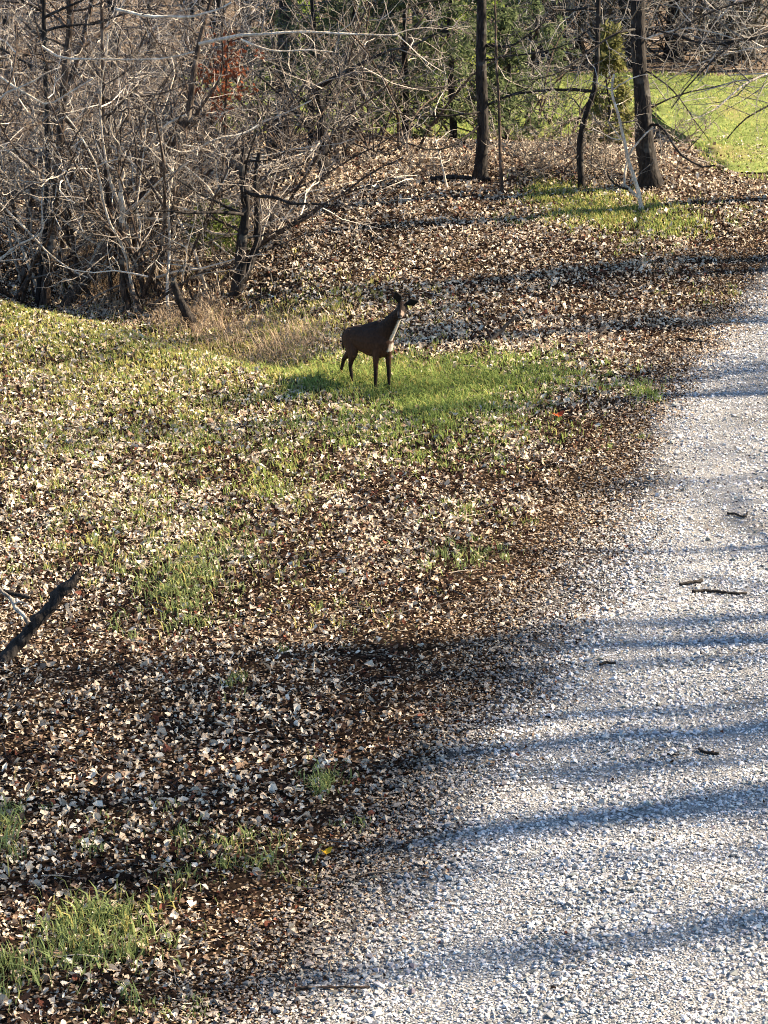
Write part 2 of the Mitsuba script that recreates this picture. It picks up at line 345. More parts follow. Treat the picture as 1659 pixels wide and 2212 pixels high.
authored_tree('white_sapling', 'short whitish stem on the mound left of the straight dark tree', 'sapling',
    [(966, 408), (958, 372), (950, 338), (940, 300)], 5, 3, W_, 19, top=0, limbs=3, limb_t=(0.4, 1), limb_len=(0.4, 0.9), twig_n=(4, 2), colors=(PALE0, PALE1))
authored_tree('edge_tree', 'tree just beyond the right frame edge whose grey boughs hang in over the lawn', 'tree',
    [(1790, 430), (1785, 300), (1782, 150), (1780, 0)], 40, 32, D, 20, top=14, limbs=10, limb_t=(0.2, 1), limb_len=(2, 4.5), twig_n=(9, 6),
    limbs_px=[([(1783, 90, 0), (1700, 60, -0.3), (1600, 85, -0.6), (1520, 150, -0.9), (1450, 235, -1.1)], 8, 2, D), ([(1782, 150, 0), (1700, 150, -0.3), (1610, 180, -0.7), (1540, 240, -1.0), (1480, 262, -1.2)], 7, 2, W_),
              ([(1781, 30, 0), (1690, -10, -0.3), (1580, 10, -0.8), (1470, 60, -1.2), (1400, 100, -1.4)], 8, 2, D), ([(1784, 210, 0), (1700, 215, -0.4), (1620, 250, -0.8), (1570, 300, -1.0)], 6, 2, D),
              ([(1783, 110, 0), (1680, 100, 0.5), (1560, 120, 0.9), (1440, 175, 1.3)], 7, 2, W_)])
# --- stems of the thicket on the left bank
TH = 'bare stems of the thicket on the left bank'
authored_tree('leaning_tree', 'leaning brown trunk slanting up to the right through the thicket', 'tree',
    [(140, 662), (175, 615), (218, 555), (262, 485), (320, 408), (370, 330), (405, 250)], 26, 15, B_, 21, top=7, limbs=10, limb_t=(0.35, 1), limb_len=(1.2, 2.8), twig_n=(8, 6), colors=(PALE0, PALE1),
    limbs_px=[([(90, 100, -1), (150, 128, -1.2), (215, 128, -1.4), (330, 128, -1.6), (420, 112, -1.7)], 6, 3, W_), ([(0, 165, -1), (60, 205, -1.1), (100, 225, -1.2), (150, 200, -1.4), (200, 170, -1.6)], 5, 3, W_),
              ([(0, 440, -1.2), (60, 500, -1.2), (120, 560, -1.3), (190, 600, -1.3)], 5, 3, W_), ([(430, 95, -0.5), (545, 76, -0.8), (640, 70, -0.9), (760, 73, -1.0), (860, 76, -1.1)], 9, 3, W_),
              ([(520, 85, -0.8), (600, 110, -0.9), (680, 108, -1.0), (720, 112, -1.0)], 5, 2, W_), ([(560, 270, -0.6), (520, 290, -0.7), (470, 300, -0.8), (400, 330, -0.9), (340, 300, -1)], 5, 3, W_),
              ([(250, 20, -1.3), (300, 30, -1.4), (380, 36, -1.5), (440, 30, -1.6), (500, 5, -1.6)], 8, 4, W_), ([(0, 560, -1.4), (40, 530, -1.4), (90, 500, -1.5), (95, 480, -1.5)], 6, 3, W_),
              ([(345, 380, 0), (340, 345, -0.2), (330, 310, -0.4), (345, 285, -0.5), (370, 262, -0.6), (402, 248, -0.7)], 9, 5, W_),
              ([(290, 440, 0), (340, 438, -0.3), (400, 452, -0.5), (440, 462, -0.6), (500, 440, -0.8), (535, 418, -0.9), (556, 392, -1)], 7, 4, W_),
              ([(300, 472, 0), (360, 476, -0.3), (420, 490, -0.5), (480, 508, -0.8), (540, 500, -0.9), (602, 470, -1)], 7, 3, W_),
              ([(420, 488, -0.4), (470, 530, -0.7), (520, 565, -0.9), (562, 580, -1.0)], 4, 2, W_)])
authored_tree('slim_tree', 'dark slim stem, the thickest upright one of the left clump', 'tree',
    [(96, 664), (108, 560), (118, 450), (126, 360), (138, 200), (150, 0)], 21, 14, B_, 22, top=8, limbs=10, limb_t=(0.3, 1), limb_len=(1.2, 2.8), twig_n=(8, 6), colors=(PALE0, PALE1))
authored_tree('slim_tree', 'dark slim stem just behind the thickest upright one of the left clump', 'tree',
    [(80, 662), (92, 560), (100, 430), (104, 300), (98, 150), (95, 0)], 13, 9, D, 23, top=8, limbs=9, limb_t=(0.3, 1), limb_len=(1.2, 2.8), twig_n=(8, 5), colors=(PALE0, PALE1))
authored_tree('slim_tree', 'bent dark stem leaning right near the left frame edge', 'tree',
    [(52, 610), (58, 520), (66, 440), (86, 360), (120, 260), (170, 120), (200, 0)], 16, 10, B_, 24, top=8, limbs=9, limb_t=(0.3, 1), limb_len=(1.2, 2.8), twig_n=(8, 5), colors=(PALE0, PALE1))
authored_tree('slim_tree', 'thin upright stem rising between the leaning trunk and the pale snag', 'tree',
    [(242, 650), (236, 560), (232, 430), (226, 300), (222, 150), (220, 0)], 10, 7, B_, 26, top=8, limbs=9, limb_t=(0.3, 1), limb_len=(1.2, 2.8), twig_n=(8, 5), colors=(PALE0, PALE1))
authored_tree('broken_snag', 'broken snag with a bare white top in the middle of the thicket', 'snag',
    [(276, 676), (266, 600), (264, 540), (263, 480)], 17, 14, B_, 27, top=0, limbs=2, limb_t=(0.5, 1), limb_len=(0.4, 0.8), twig_n=(3, 2), colors=(PALE0, PALE1),
    limbs_px=[([(263, 488, 0.02), (263, 440, 0.02), (264, 405, 0.02), (262, 362, 0.02)], 14.5, 9, W_)])
authored_tree('leaning_stump', 'dark leaning stump on the lip of the bank right of the thicket', 'stump',
    [(420, 712), (402, 672), (386, 640), (372, 600)], 26, 12, D, 28, top=0, limbs=3, limb_t=(0.5, 1), limb_len=(0.5, 1.0), twig_n=(4, 3), colors=(PALE0, PALE1))

# --- shrubs of the thicket: several stems from one root
def shrub(base, seed, label, group, stems=6, h=(3.5, 6.0), spread=0.45, n=(7, 6, 3), colors=(PALE0, PALE1), name='bare_shrub', r=(0.018, 0.04), mat=B_, cat='shrub', up=0.03, pale=False):
    rng = np.random.default_rng(seed)
    key = name_of(name); tag(key, label, cat, group)
    K = 12
    P = np.empty((stems, K, 3)); P[:, 0] = np.asarray(base) + rng.normal(size=(stems, 3)) * [0.22, 0.22, 0] - [0, 0, 0.1]
    d = norm(rng.normal(size=(stems, 3)) * [spread, spread, 0] + [0, 0, 1])
    L = rng.uniform(*h, stems)
    for s in range(1, K):
        d = norm(d + rng.normal(size=(stems, 3)) * 0.12 + norm(d * [1, 1, 0]) * 0.05 * (s / K))
        P[:, s] = P[:, s - 1] + d * (L / (K - 1))[:, None]
    R = rng.uniform(*r, (stems, 1)) * np.linspace(1, 0.3, K)[None]
    for i_, (a, b) in enumerate(zip(P, R)): add_limb(key, a, b, W_ if pale and i_ < 1 else mat, 6, 'stem', 0.08)
    if pale:
        G, GR = spawn(rng, P, R, 1, 0.25, 0.8, 1.3, 2.6, 0.011, 40, 85, 9, 0.2, -0.015, rmin=0.017, taper=0.4, absolute=True)
        for a, b in zip(G, GR): add_limb(key, a, b, W_ if rng.uniform() < 0.6 else mat, 5, 'branch', 0.0)
    A, AR = spawn(rng, P, R, n[0], 0.12, 1, 0.2, 0.45, 0.011, 35, 85, 6, 0.2, up - 0.02, rmin=0.012)
    Bq, BR = spawn(rng, A, AR, n[1], 0.15, 1, 0.3, 0.65, 0.010, 30, 80, 5, 0.24, up - 0.01, rmin=0.0085)
    sets = [(A, AR, 4), (Bq, BR, 3)]
    if n[2]:
        C, CR = spawn(rng, Bq, BR, n[2], 0.2, 1, 0.3, 0.7, 0.009, 30, 80, 3, 0.25, 0.0, rmin=0.006)
        sets.append((C, CR, 3))
    add_twigs(key, rng, sets, *colors)
    return key
rng = np.random.default_rng(5)
lab_n, lab_f = 'bare tangled shrub with pale twigs in the thicket on the left bank', 'bare tangled shrub in the brush behind the thicket and left of the deer'
for q in [(-40, 668), (30, 650), (70, 600), (150, 640), (190, 600), (235, 640), (300, 668), (330, 650), (20, 560), (120, 560), (270, 590), (360, 660), (410, 640), (-70, 620)]:
    shrub(at(*q), int(rng.integers(1e6)), lab_n, 'bare shrubs of the thicket on the left bank', stems=6, n=(6, 5, 2), r=(0.022, 0.05), pale=True)
for q in [(0, 480), (90, 470), (200, 460), (320, 500), (430, 520), (470, 470), (400, 400), (560, 450), (600, 400), (640, 360), (500, 350), (250, 380), (100, 370), (20, 350),
          (-60, 420), (740, 340), (820, 345), (890, 330), (790, 300)]:
    shrub(at(*q), int(rng.integers(1e6)), lab_f, 'bare shrubs of the brush behind the thicket', stems=5, n=(6, 5, 2), h=(3.0, 6.5), spread=0.6, colors=((0.026, 0.019, 0.016), (0.42, 0.36, 0.30)))
for q in [(930, 385), (1010, 380), (1130, 385), (1190, 380), (1230, 385), (1320, 395), (1150, 340), (1440, 330), (1170, 372), (1210, 366), (1270, 372), (1290, 385), (1330, 375), (1345, 392), (1110, 370)]:
    shrub(at(*q), int(rng.integers(1e6)), 'low leafless bush along the crest of the leafy mound', 'low bushes on the crest of the mound', stems=4, n=(6, 4, 2), h=(0.9, 1.9), spread=0.6, r=(0.008, 0.015),
          colors=((0.12, 0.095, 0.07), (0.45, 0.39, 0.31)), up=0.05)

# --- far woods: twig colours greyed to stand in for distance haze
rng = np.random.default_rng(77)
far = []
for px in [1075, 1105, 1148, 1165, 1207, 1240, 1302, 1345, 1440, 1462, 1500, 1528, 1560, 1592, 1610, 1645, 1690, 960, 900, 840, 770, 740, 540, 480, 420, 340, 260, 180, 90, 30, -30, 1750]:
    y = LAWN_FAR + rng.uniform(1.0, 7); x = (px - 829.5) / F * y * 1.02
    far.append((x, y))
for _ in range(32):
    y = rng.uniform(86, 122); far.append((rng.uniform(-0.17, 0.19) * y, y))
for x, y in far:
    s = int(rng.integers(1e6)); z = float(terrain(x, y))
    lean = rng.normal(size=2) * 0.25
    r = rng.uniform(0.10, 0.24)
    pts = [np.array([x, y, z]), np.array([x + lean[0] * 0.4, y, z + 3]), np.array([x + lean[0], y + lean[1], z + 7])]
    fine = y < 96
    tree('woodland_tree', 'bare grey tree in the far woods beyond the lawn and brush', 'tree', None, pts, [r, r * 0.85, r * 0.7], D, s, top=z + rng.uniform(11, 16), limbs=10 if fine else 7, limb_t=(0.06, 1.0),
         limb_len=(1.4, 3.6), twig_n=(6, 3 if fine else 2), colors=((0.05, 0.046, 0.048), (0.33, 0.315, 0.315)), group='bare trees of the far woods', limb_parts=False, trunk_sides=9)
for i_ in range(66):
    y = rng.uniform(LAWN_FAR + 0.5, 100); x = rng.uniform(-0.15, 0.17) * y
    if i_ >= 42: y = rng.uniform(63, 79); x = rng.uniform(-0.15, -0.035) * y
    shrub(np.array([x, y, float(terrain(x, y))]), int(rng.integers(1e6)), 'grey leafless undergrowth bush in front of the far woods', 'undergrowth bushes of the far woods', stems=4, n=(6, 5, 0), h=(2.5, 5.5),
          spread=0.65, colors=((0.045, 0.041, 0.041), (0.36, 0.34, 0.33)), name='undergrowth_bush')

for _ in range(20):
    y = rng.uniform(LAWN_FAR + 0.3, 84); x = rng.uniform(0.02, 0.15) * y
    shrub(np.array([x, y, float(terrain(x, y))]), int(rng.integers(1e6)), 'tall grey thicket bush at the far edge of the lawn', 'thicket bushes at the far edge of the lawn', stems=5, n=(7, 6, 0), h=(4, 7.5),
          spread=0.6, colors=((0.045, 0.042, 0.043), (0.37, 0.355, 0.35)), name='thicket_bush')
for px, y in [(730, 66), (820, 65.5), (900, 66.5), (960, 68), (1090, 67), (1150, 66.5), (1220, 67.5), (1060, 69), (860, 70), (1180, 70)]:
    shrub(col(px, y), int(rng.integers(1e6)), 'slender grey brush behind the crest of the mound, around the cedars', 'brush behind the crest of the mound', stems=4, n=(6, 5, 0), h=(2.5, 5.5),
          spread=0.7, colors=((0.045, 0.04, 0.035), (0.42, 0.38, 0.33)), name='slender_brush')

# --- trees beyond the right edge of the lane: their shadows lie across the lane and the leaves
rng = np.random.default_rng(31)
for (px, py, dist, r, top) in [(1560, 1198, 12, 0.10, 15), (1560, 1290, 22, 0.36, 22), (1500, 1300, 27, 0.22, 23), (1500, 1490, 25, 0.26, 22), (1560, 1672, 24, 0.42, 22), (1500, 1760, 28, 0.34, 24), (1560, 1930, 24, 0.40, 22), (1560, 1990, 30, 0.3, 24),
                               (1640, 588, 16, 0.22, 18), (1630, 700, 20, 0.40, 20), (1600, 800, 24, 0.34, 21), (1600, 868, 18, 0.24, 18), (1560, 1040, 22, 0.16, 20), (1560, 2110, 32, 0.2, 24), (1560, 1560, 33, 0.2, 24), (700, 1480, 30, 0.35, 24), (500, 1640, 27, 0.4, 24), (800, 1560, 34, 0.35, 24), (1300, 780, 24, 0.3, 21), (1400, 590, 20, 0.4, 20)]:
    p = at(px, py); b = p + np.array([SUN[0], SUN[1], 0]) / math.hypot(SUN[0], SUN[1]) * dist
    b[2] = float(terrain(b[0], b[1]))
    pts = [b, b + [rng.normal() * 0.1, 0, 3], b + [rng.normal() * 0.2, rng.normal() * 0.1, 7]]
    tree('lane_tree', 'bare tree beside the lane, beyond the right edge of the view', 'tree', None, pts, [r, r * 0.92, r * 0.85], D, int(rng.integers(1e6)), top=dist * 0.7 + 11, limbs=16, limb_t=(0.3, 1), limb_len=(2.2, 5.2),
         twig_n=(5, 2), group='bare trees beside the lane on its far side', limb_parts=False)

# ---------------------------------------------------------------- evergreens and leafy bushes
def sprays(rng, P, n, size, width, spread, droop):
    """Small flat leaves strewn along the polylines P: (vertices, faces, owner)."""
    N, K = P.shape[:2]; M = N * n
    t = rng.uniform(0.15, 1, M) * (K - 1); i = np.minimum(t.astype(int), K - 2); f = (t - i)[:, None]
    own = np.repeat(np.arange(N), n)
    p = P[own, i] * (1 - f) + P[own, i + 1] * f + rng.normal(size=(M, 3)) * spread
    d = norm(norm(P[own, i + 1] - P[own, i]) * 0.7 + rng.normal(size=(M, 3)) * 0.7 + [0, 0, -droop])
    w = norm(np.cross(d, rng.normal(size=(M, 3))))
    s = (size * rng.uniform(0.6, 1.3, M))[:, None]
    v = np.stack([p, p + d * s * 0.5 + w * s * width, p + d * s, p + d * s * 0.5 - w * s * width], 1).reshape(-1, 3)
    f = np.arange(M)[:, None] * 4 + np.array([[0, 1, 2, 3]])
    return v, np.vstack([f[:, [0, 1, 2]], f[:, [0, 2, 3]]]), M
def evergreen(name, label, base, h, rad, seed, c0, c1, boughs=46, n=26, mat=D, droop=0.3, trunk=0.09, z0=0.08, cat='tree', size=0.13):
    rng = np.random.default_rng(seed); key = name_of(name); tag(key, label, cat)
    b = np.asarray(base); P = b + np.linspace(-0.1, h, 14)[:, None] * [0, 0, 1] + np.cumsum(rng.normal(size=(14, 3)) * [0.03, 0.03, 0], 0)
    R = trunk * np.linspace(1, 0.15, 14)
    scene[name_of('trunk', key)] = ply(capped(P, R, 8, 0.1, seed), mat, smooth=True)
    t = np.sort(rng.uniform(z0, 0.98, boughs)); p = b + np.stack([t * 0, t * 0, t * h], -1)
    az = np.arange(boughs) * 2.4 + rng.normal(size=boughs) * 0.5
    L = rad * (1.05 - t) / (1.05 - z0) * rng.uniform(0.6, 1.2, boughs) + 0.15
    Q = np.empty((boughs, 6, 3)); Q[:, 0] = p; d = np.stack([np.cos(az), np.sin(az), np.full(boughs, 0.25)], -1)
    for s in range(1, 6):
        d = norm(d + [0, 0, -droop * 0.25] + rng.normal(size=(boughs, 3)) * 0.08); Q[:, s] = Q[:, s - 1] + d * (L / 5)[:, None]
    QR = 0.018 * np.linspace(1, 0.25, 6)[None] * np.ones((boughs, 1))
    A, AR = spawn(rng, Q, QR, 7, 0.15, 1, 0.25, 0.5, 0.01, 25, 60, 4, 0.12, -droop * 0.1, rmin=0.003)
    add_twigs(key, rng, [(Q, QR, 4), (A, AR, 3)], (0.07, 0.055, 0.045), (0.2, 0.17, 0.14))
    v, f, M = sprays(rng, A, n, size, 0.16, 0.035, droop)
    tt = rng.uniform(0, 1, (M, 1)); c = np.repeat(np.array(c0) * (1 - tt) + np.array(c1) * tt, 4, 0)
    k = name_of('needles' if size < 0.2 else 'leaves', key); scene[k] = ply((v, f), 'green_blade', color=c); labels[k] = {'kind': 'stuff', 'label': 'soft green foliage'}
    return key
G0, G1 = (0.035, 0.055, 0.028), (0.16, 0.195, 0.095)
evergreen('cedar', 'soft green cedar behind the straight dark tree', col(975, 64), 6.5, 2.2, 51, G0, G1, boughs=56, n=28)
evergreen('cedar', 'grey green cedar standing behind the brush left of centre', col(765, 63.5), 6.5, 2.1, 52, G0, (0.15, 0.175, 0.10), boughs=50, n=22)
evergreen('cedar', 'dim green cedar between the grey green one and the straight dark tree', col(880, 64.5), 6.2, 2.0, 58, G0, (0.15, 0.175, 0.09), boughs=46, n=20)
evergreen('cedar', 'small open cedar right of the straight dark tree, at the lawn edge', col(1140, 68), 4.6, 1.3, 59, G0, G1, boughs=36, n=14)
evergreen('cedar', 'thin cedar at the left end of the mound, right of the thick grey trunk', col(680, 63.5), 5.6, 1.7, 62, G0, (0.15, 0.175, 0.10), boughs=44, n=16)
evergreen('cedar', 'low cedar with drooping boughs between the straight dark tree and the crooked stem', col(1088, 64.3), 3.0, 0.9, 53, G0, G1, boughs=30, n=18)
evergreen('pine_sapling', 'slender olive pine sapling beside the crooked dark stem', col(1308, 62.0), 2.6, 0.42, 54, (0.07, 0.08, 0.028), (0.26, 0.25, 0.10), boughs=36, n=11, trunk=0.035, z0=0.02, cat='sapling', size=0.16)
evergreen('leafy_bush', 'yellow green leafy bush glowing left of the straight dark tree', col(1000, 71), 4.6, 1.5, 55, (0.12, 0.18, 0.03), (0.34, 0.38, 0.09), boughs=40, n=7, droop=0.1, trunk=0.05, cat='bush', size=0.2)
evergreen('leafy_bush', 'small green leafy bush at the dark forked trunk behind the thicket', at(470, 590), 1.3, 1.0, 56, (0.05, 0.08, 0.02), (0.16, 0.2, 0.06), boughs=26, n=8, droop=0.1, trunk=0.03, cat='bush', size=0.11)
evergreen('leafy_bush', 'green leafy bush seen through the gap beside the grey trunk', col(645, 72), 3.4, 1.2, 57, (0.09, 0.14, 0.03), (0.26, 0.32, 0.09), boughs=30, n=7, droop=0.1, trunk=0.05, cat='bush', size=0.2)
# young beech that has kept its red-brown leaves
rng = np.random.default_rng(61)
kb = authored_tree('beech_sapling', 'young tree that has kept its red-brown dead leaves, above the thicket', 'sapling', [(478, 560), (480, 420), (484, 300), (488, 200), (492, 90)], 7, 4, B_, 61, top=0, limbs=8, limb_t=(0.55, 1),
    limb_len=(0.4, 0.9), twig_n=(5, 4))
tip = np.array([pin(488 + rng.normal() * 26, 155 + rng.normal() * 42, at(478, 560)[1] + rng.normal() * 0.25) for _ in range(60)])
Pq = np.stack([tip + rng.normal(size=tip.shape) * 0.08, tip, tip + rng.normal(size=tip.shape) * 0.08], 1)
v, f, M = sprays(rng, Pq, 9, 0.10, 0.25, 0.05, 0.5)
tt = rng.uniform(0, 1, (M, 1)) ** 1.5
k = name_of('leaves', kb); scene[k] = ply((v, f), 'dry_leaf', color=np.repeat(np.array((0.12, 0.035, 0.018)) * (1 - tt) + np.array((0.30, 0.11, 0.055)) * tt, 4, 0)); labels[k] = {'kind': 'stuff', 'label': 'red-brown dead leaves still hanging'}

# unseen tall pines added beyond the lane, crowns shaped to shade the bank
for i_, (px, py, dist, z, rad, hh) in enumerate([(1010, 1560, 21, 13.5, 1.5, 9), (960, 1440, 20, 14, 0.9, 8), (1000, 1690, 22, 15, 0.8, 8), (1500, 602, 18, 12.0, 1.5, 7), (1500, 800, 19, 12.5, 1.3, 7), (1250, 690, 21, 15, 0.8, 6), (1560, 690, 17, 11.8, 0.7, 7)]):
    p = at(px, py); b = p + np.array([SUN[0], SUN[1], 0]) / math.hypot(SUN[0], SUN[1]) * dist; b[2] = float(terrain(b[0], b[1]))
    kk = evergreen('shade_pine', 'tall unseen pine added beyond the lane to shade the ground', b, z + hh, rad, 400 + i_, G0, G1, boughs=34 if i_ < 3 else 28, n=7 if i_ < 3 else 5, droop=0.15, trunk=0.2, z0=z / (z + hh), size=0.24)
    labels[kk]['group'] = 'unseen pines added beyond the lane for shade'

# ---------------------------------------------------------------- the deer
def ball(p, r, n=14):
    s = m3.Manifold.sphere(1.0, n)
    rr = np.broadcast_to(np.asarray(r, float), (3,))
    return s.scale(rr.tolist()).translate(np.asarray(p, float).tolist())
def bone(*pr):
    """Hull of consecutive joint balls."""
    return m3.Manifold.batch_boolean([m3.Manifold.batch_hull([ball(*a), ball(*b)]) for a, b in zip(pr[:-1], pr[1:])], m3.OpType.Add)
HZ = 1.165                      # head centre
hd = np.array([0.62, -0.02, HZ])
hf = norm(np.array([0.52, -0.80, -0.50]))            # where the muzzle points: towards the viewer and down
body = [
    bone(((-0.345, 0, 0.635), (0.12, 0.125, 0.15)), ((-0.20, 0, 0.66), (0.15, 0.14, 0.165)), ((0.0, 0, 0.645), (0.16, 0.16, 0.20)), ((0.18, 0, 0.655), (0.16, 0.15, 0.225)), ((0.30, 0, 0.66), (0.11, 0.12, 0.19))),
    bone(((0.16, 0, 0.83), (0.09, 0.07, 0.10)), ((-0.10, 0, 0.745), (0.10, 0.085, 0.10)), ((-0.33, 0, 0.68), (0.09, 0.095, 0.10))),
    bone(((0.24, 0, 0.72), (0.13, 0.11, 0.205)), ((0.38, 0, 0.885), (0.11, 0.09, 0.145)), ((0.50, -0.005, 1.02), (0.072, 0.066, 0.094)), ((0.585, -0.01, 1.12), (0.058, 0.056, 0.068))),
    # head
    bone((hd, (0.076, 0.076, 0.080)), (hd + hf * 0.09 - [0, 0, 0.005], 0.058), (hd + hf * 0.17, 0.038), (hd + hf * 0.215, 0.030)),
    # fore legs: right one near the viewer, left one a step ahead
    bone(((0.215, -0.085, 0.62), (0.085, 0.055, 0.13)), ((0.20, -0.09, 0.47), (0.05, 0.042, 0.06)), ((0.195, -0.09, 0.30), 0.029), ((0.195, -0.09, 0.265), 0.030), ((0.19, -0.09, 0.10), 0.021), ((0.195, -0.09, 0.055), 0.026), ((0.205, -0.09, 0.02), 0.025)),
    bone(((0.235, 0.085, 0.62), (0.085, 0.055, 0.13)), ((0.26, 0.09, 0.47), (0.05, 0.042, 0.06)), ((0.27, 0.09, 0.30), 0.029), ((0.272, 0.09, 0.265), 0.030), ((0.278, 0.09, 0.10), 0.021), ((0.283, 0.09, 0.055), 0.026), ((0.298, 0.09, 0.02), 0.025)),
    # hind legs: right under the body, left stretched back
    bone(((-0.30, -0.075, 0.62), (0.135, 0.07, 0.15)), ((-0.235, -0.09, 0.48), (0.085, 0.055, 0.09)), ((-0.265, -0.09, 0.37), (0.042, 0.036, 0.05)), ((-0.285, -0.09, 0.285), (0.03, 0.027, 0.034)), ((-0.255, -0.09, 0.12), 0.021), ((-0.245, -0.09, 0.055), 0.026), ((-0.23, -0.09, 0.02), 0.025)),
    bone(((-0.33, 0.075, 0.62), (0.125, 0.07, 0.15)), ((-0.39, 0.09, 0.48), (0.085, 0.055, 0.09)), ((-0.50, 0.09, 0.385), (0.042, 0.036, 0.05)), ((-0.575, 0.09, 0.315), (0.03, 0.027, 0.034)), ((-0.64, 0.09, 0.13), 0.021), ((-0.655, 0.09, 0.055), 0.026), ((-0.645, 0.09, 0.02), 0.025)),
]
bm = m3.Manifold.batch_boolean(body, m3.OpType.Add).refine_to_length(0.018)
mm = bm.to_mesh(); tm = trimesh.Trimesh(mm.vert_properties[:, :3], mm.tri_verts, process=True)
trimesh.smoothing.filter_taubin(tm, lamb=0.5, nu=0.51, iterations=14)
DY = math.radians(-40); dpos = at(799, 842)
Rz = np.array([[math.cos(DY), -math.sin(DY), 0], [math.sin(DY), math.cos(DY), 0], [0, 0, 1]])
foot = on(*(dpos[:2]))
DS = 1.2
def deer_world(v): return (np.asarray(v) * np.array([0.9, 1, 1]) * DS) @ Rz.T + foot
tag('deer', 'brown deer standing alert in the green grass, head turned to the viewer', 'deer')
v = np.array(tm.vertices); n3 = np.array(tm.vertex_normals)
C = lambda *c: np.array(c)
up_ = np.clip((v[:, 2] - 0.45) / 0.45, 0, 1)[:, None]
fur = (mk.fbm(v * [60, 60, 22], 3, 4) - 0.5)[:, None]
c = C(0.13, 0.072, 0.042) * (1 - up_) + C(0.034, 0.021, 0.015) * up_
belly = (np.clip((0.50 - v[:, 2]) / 0.06, 0, 1) * np.clip((v[:, 2] - 0.38) / 0.05, 0, 1) * np.clip((-n3[:, 2] - 0.2) / 0.4, 0, 1) * (v[:, 0] < 0.16) * (v[:, 0] > -0.25))[:, None]
c = c * (1 - belly) + C(0.22, 0.14, 0.085) * belly
legs = (np.clip((0.42 - v[:, 2]) / 0.12, 0, 1))[:, None]
c = c * (1 - legs) + C(0.03, 0.018, 0.012) * legs
# white throat and chest, widened to paint the sunlit rim of the neck
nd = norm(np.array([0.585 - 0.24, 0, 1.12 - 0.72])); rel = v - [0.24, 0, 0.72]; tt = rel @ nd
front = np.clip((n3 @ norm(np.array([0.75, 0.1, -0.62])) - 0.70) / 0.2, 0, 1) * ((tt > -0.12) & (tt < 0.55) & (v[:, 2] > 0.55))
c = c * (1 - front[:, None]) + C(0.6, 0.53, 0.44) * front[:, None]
hl = (v - hd) @ hf
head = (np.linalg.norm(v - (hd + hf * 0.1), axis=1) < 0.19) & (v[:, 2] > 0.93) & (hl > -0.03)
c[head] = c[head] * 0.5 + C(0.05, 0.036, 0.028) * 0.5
ring = head & (hl > 0.15) & (hl < 0.20) ; lat = (v - hd - hl[:, None] * hf) @ np.cross(hf, [0, 0, 1.0])
c[head & (hl > 0.19)] = C(0.012, 0.01, 0.009)
c[ring] = c[ring] * 0.4 + 0.6 * C(0.10, 0.085, 0.07)
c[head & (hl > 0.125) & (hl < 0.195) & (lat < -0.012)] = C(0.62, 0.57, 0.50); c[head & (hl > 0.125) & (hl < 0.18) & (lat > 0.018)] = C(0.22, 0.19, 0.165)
chin = head & (hl > 0.06) & (n3[:, 2] < -0.55); c[chin] = C(0.6, 0.54, 0.46)
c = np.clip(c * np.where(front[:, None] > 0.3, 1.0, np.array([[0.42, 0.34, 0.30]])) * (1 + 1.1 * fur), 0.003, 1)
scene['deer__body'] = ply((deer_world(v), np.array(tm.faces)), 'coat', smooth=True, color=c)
def deer_part(part, man, color=None, it=4, length=0.012):
    q = man.refine_to_length(length).to_mesh(); t = trimesh.Trimesh(q.vert_properties[:, :3], q.tri_verts, process=True)
    if it: trimesh.smoothing.filter_taubin(t, lamb=0.5, nu=0.51, iterations=it)
    k = name_of(part, 'deer')
    if color is None: scene[k] = ply((deer_world(t.vertices), np.array(t.faces)), 'horn', smooth=True)
    else: scene[k] = ply((deer_world(t.vertices), np.array(t.faces)), 'coat', smooth=True, color=np.clip(np.array(color) * (0.7 + 0.6 * mk.noise(np.array(t.vertices) * 80)[:, None]), 0, 1))
# head frame rolled so that the viewer's left ear stands higher
side0 = norm(np.cross(hf, [0, 0, 1])); upv0 = np.cross(side0, hf)       # side0 points to the viewer's left when the head faces the viewer
roll = math.radians(16)
side = side0 * math.cos(roll) + upv0 * math.sin(roll); upv = np.cross(side, hf)
for s in (1, -1):
    e0 = hd + side * s * 0.05 + upv * 0.05 - hf * 0.02
    ax = norm(side * s * (0.55 if s > 0 else 1.0) + upv * (0.95 if s > 0 else 0.62) - hf * 0.1)
    acr = norm(np.cross(ax, hf))
    mid = e0 + ax * 0.085
    deer_part('ear', m3.Manifold.batch_hull([ball(e0, 0.022), ball(mid + acr * 0.046, 0.014), ball(mid - acr * 0.046, 0.014), ball(mid - hf * 0.02, 0.016), ball(e0 + ax * 0.155, 0.017)]), (0.006, 0.005, 0.0045))
    deer_part('eye', ball(hd + hf * 0.055 + side * s * 0.058 + upv * 0.022, 0.015), None, 0)
deer_part('nose', m3.Manifold.batch_hull([ball(hd + hf * 0.232 + side * 0.012 + upv * 0.008, 0.014), ball(hd + hf * 0.232 - side * 0.012 + upv * 0.008, 0.014), ball(hd + hf * 0.228 - upv * 0.01, 0.012)]), None, 1)
deer_part('tail', bone(((-0.455, 0, 0.72), (0.028, 0.032, 0.03)), ((-0.495, 0, 0.62), (0.024, 0.042, 0.05)), ((-0.50, 0, 0.52), (0.016, 0.026, 0.03)), ((-0.495, 0, 0.46), 0.01)), (0.035, 0.022, 0.015))
for hx, hy in ((0.205, -0.09), (0.298, 0.09), (-0.23, -0.09), (-0.645, 0.09)):
    deer_part('hoof', m3.Manifold.batch_hull([ball((hx - 0.008, hy, 0.038), 0.024), ball((hx + 0.03, hy - 0.012, 0.006), 0.010), ball((hx + 0.03, hy + 0.012, 0.006), 0.010), ball((hx - 0.018, hy, 0.008), 0.018)]), None, 0)

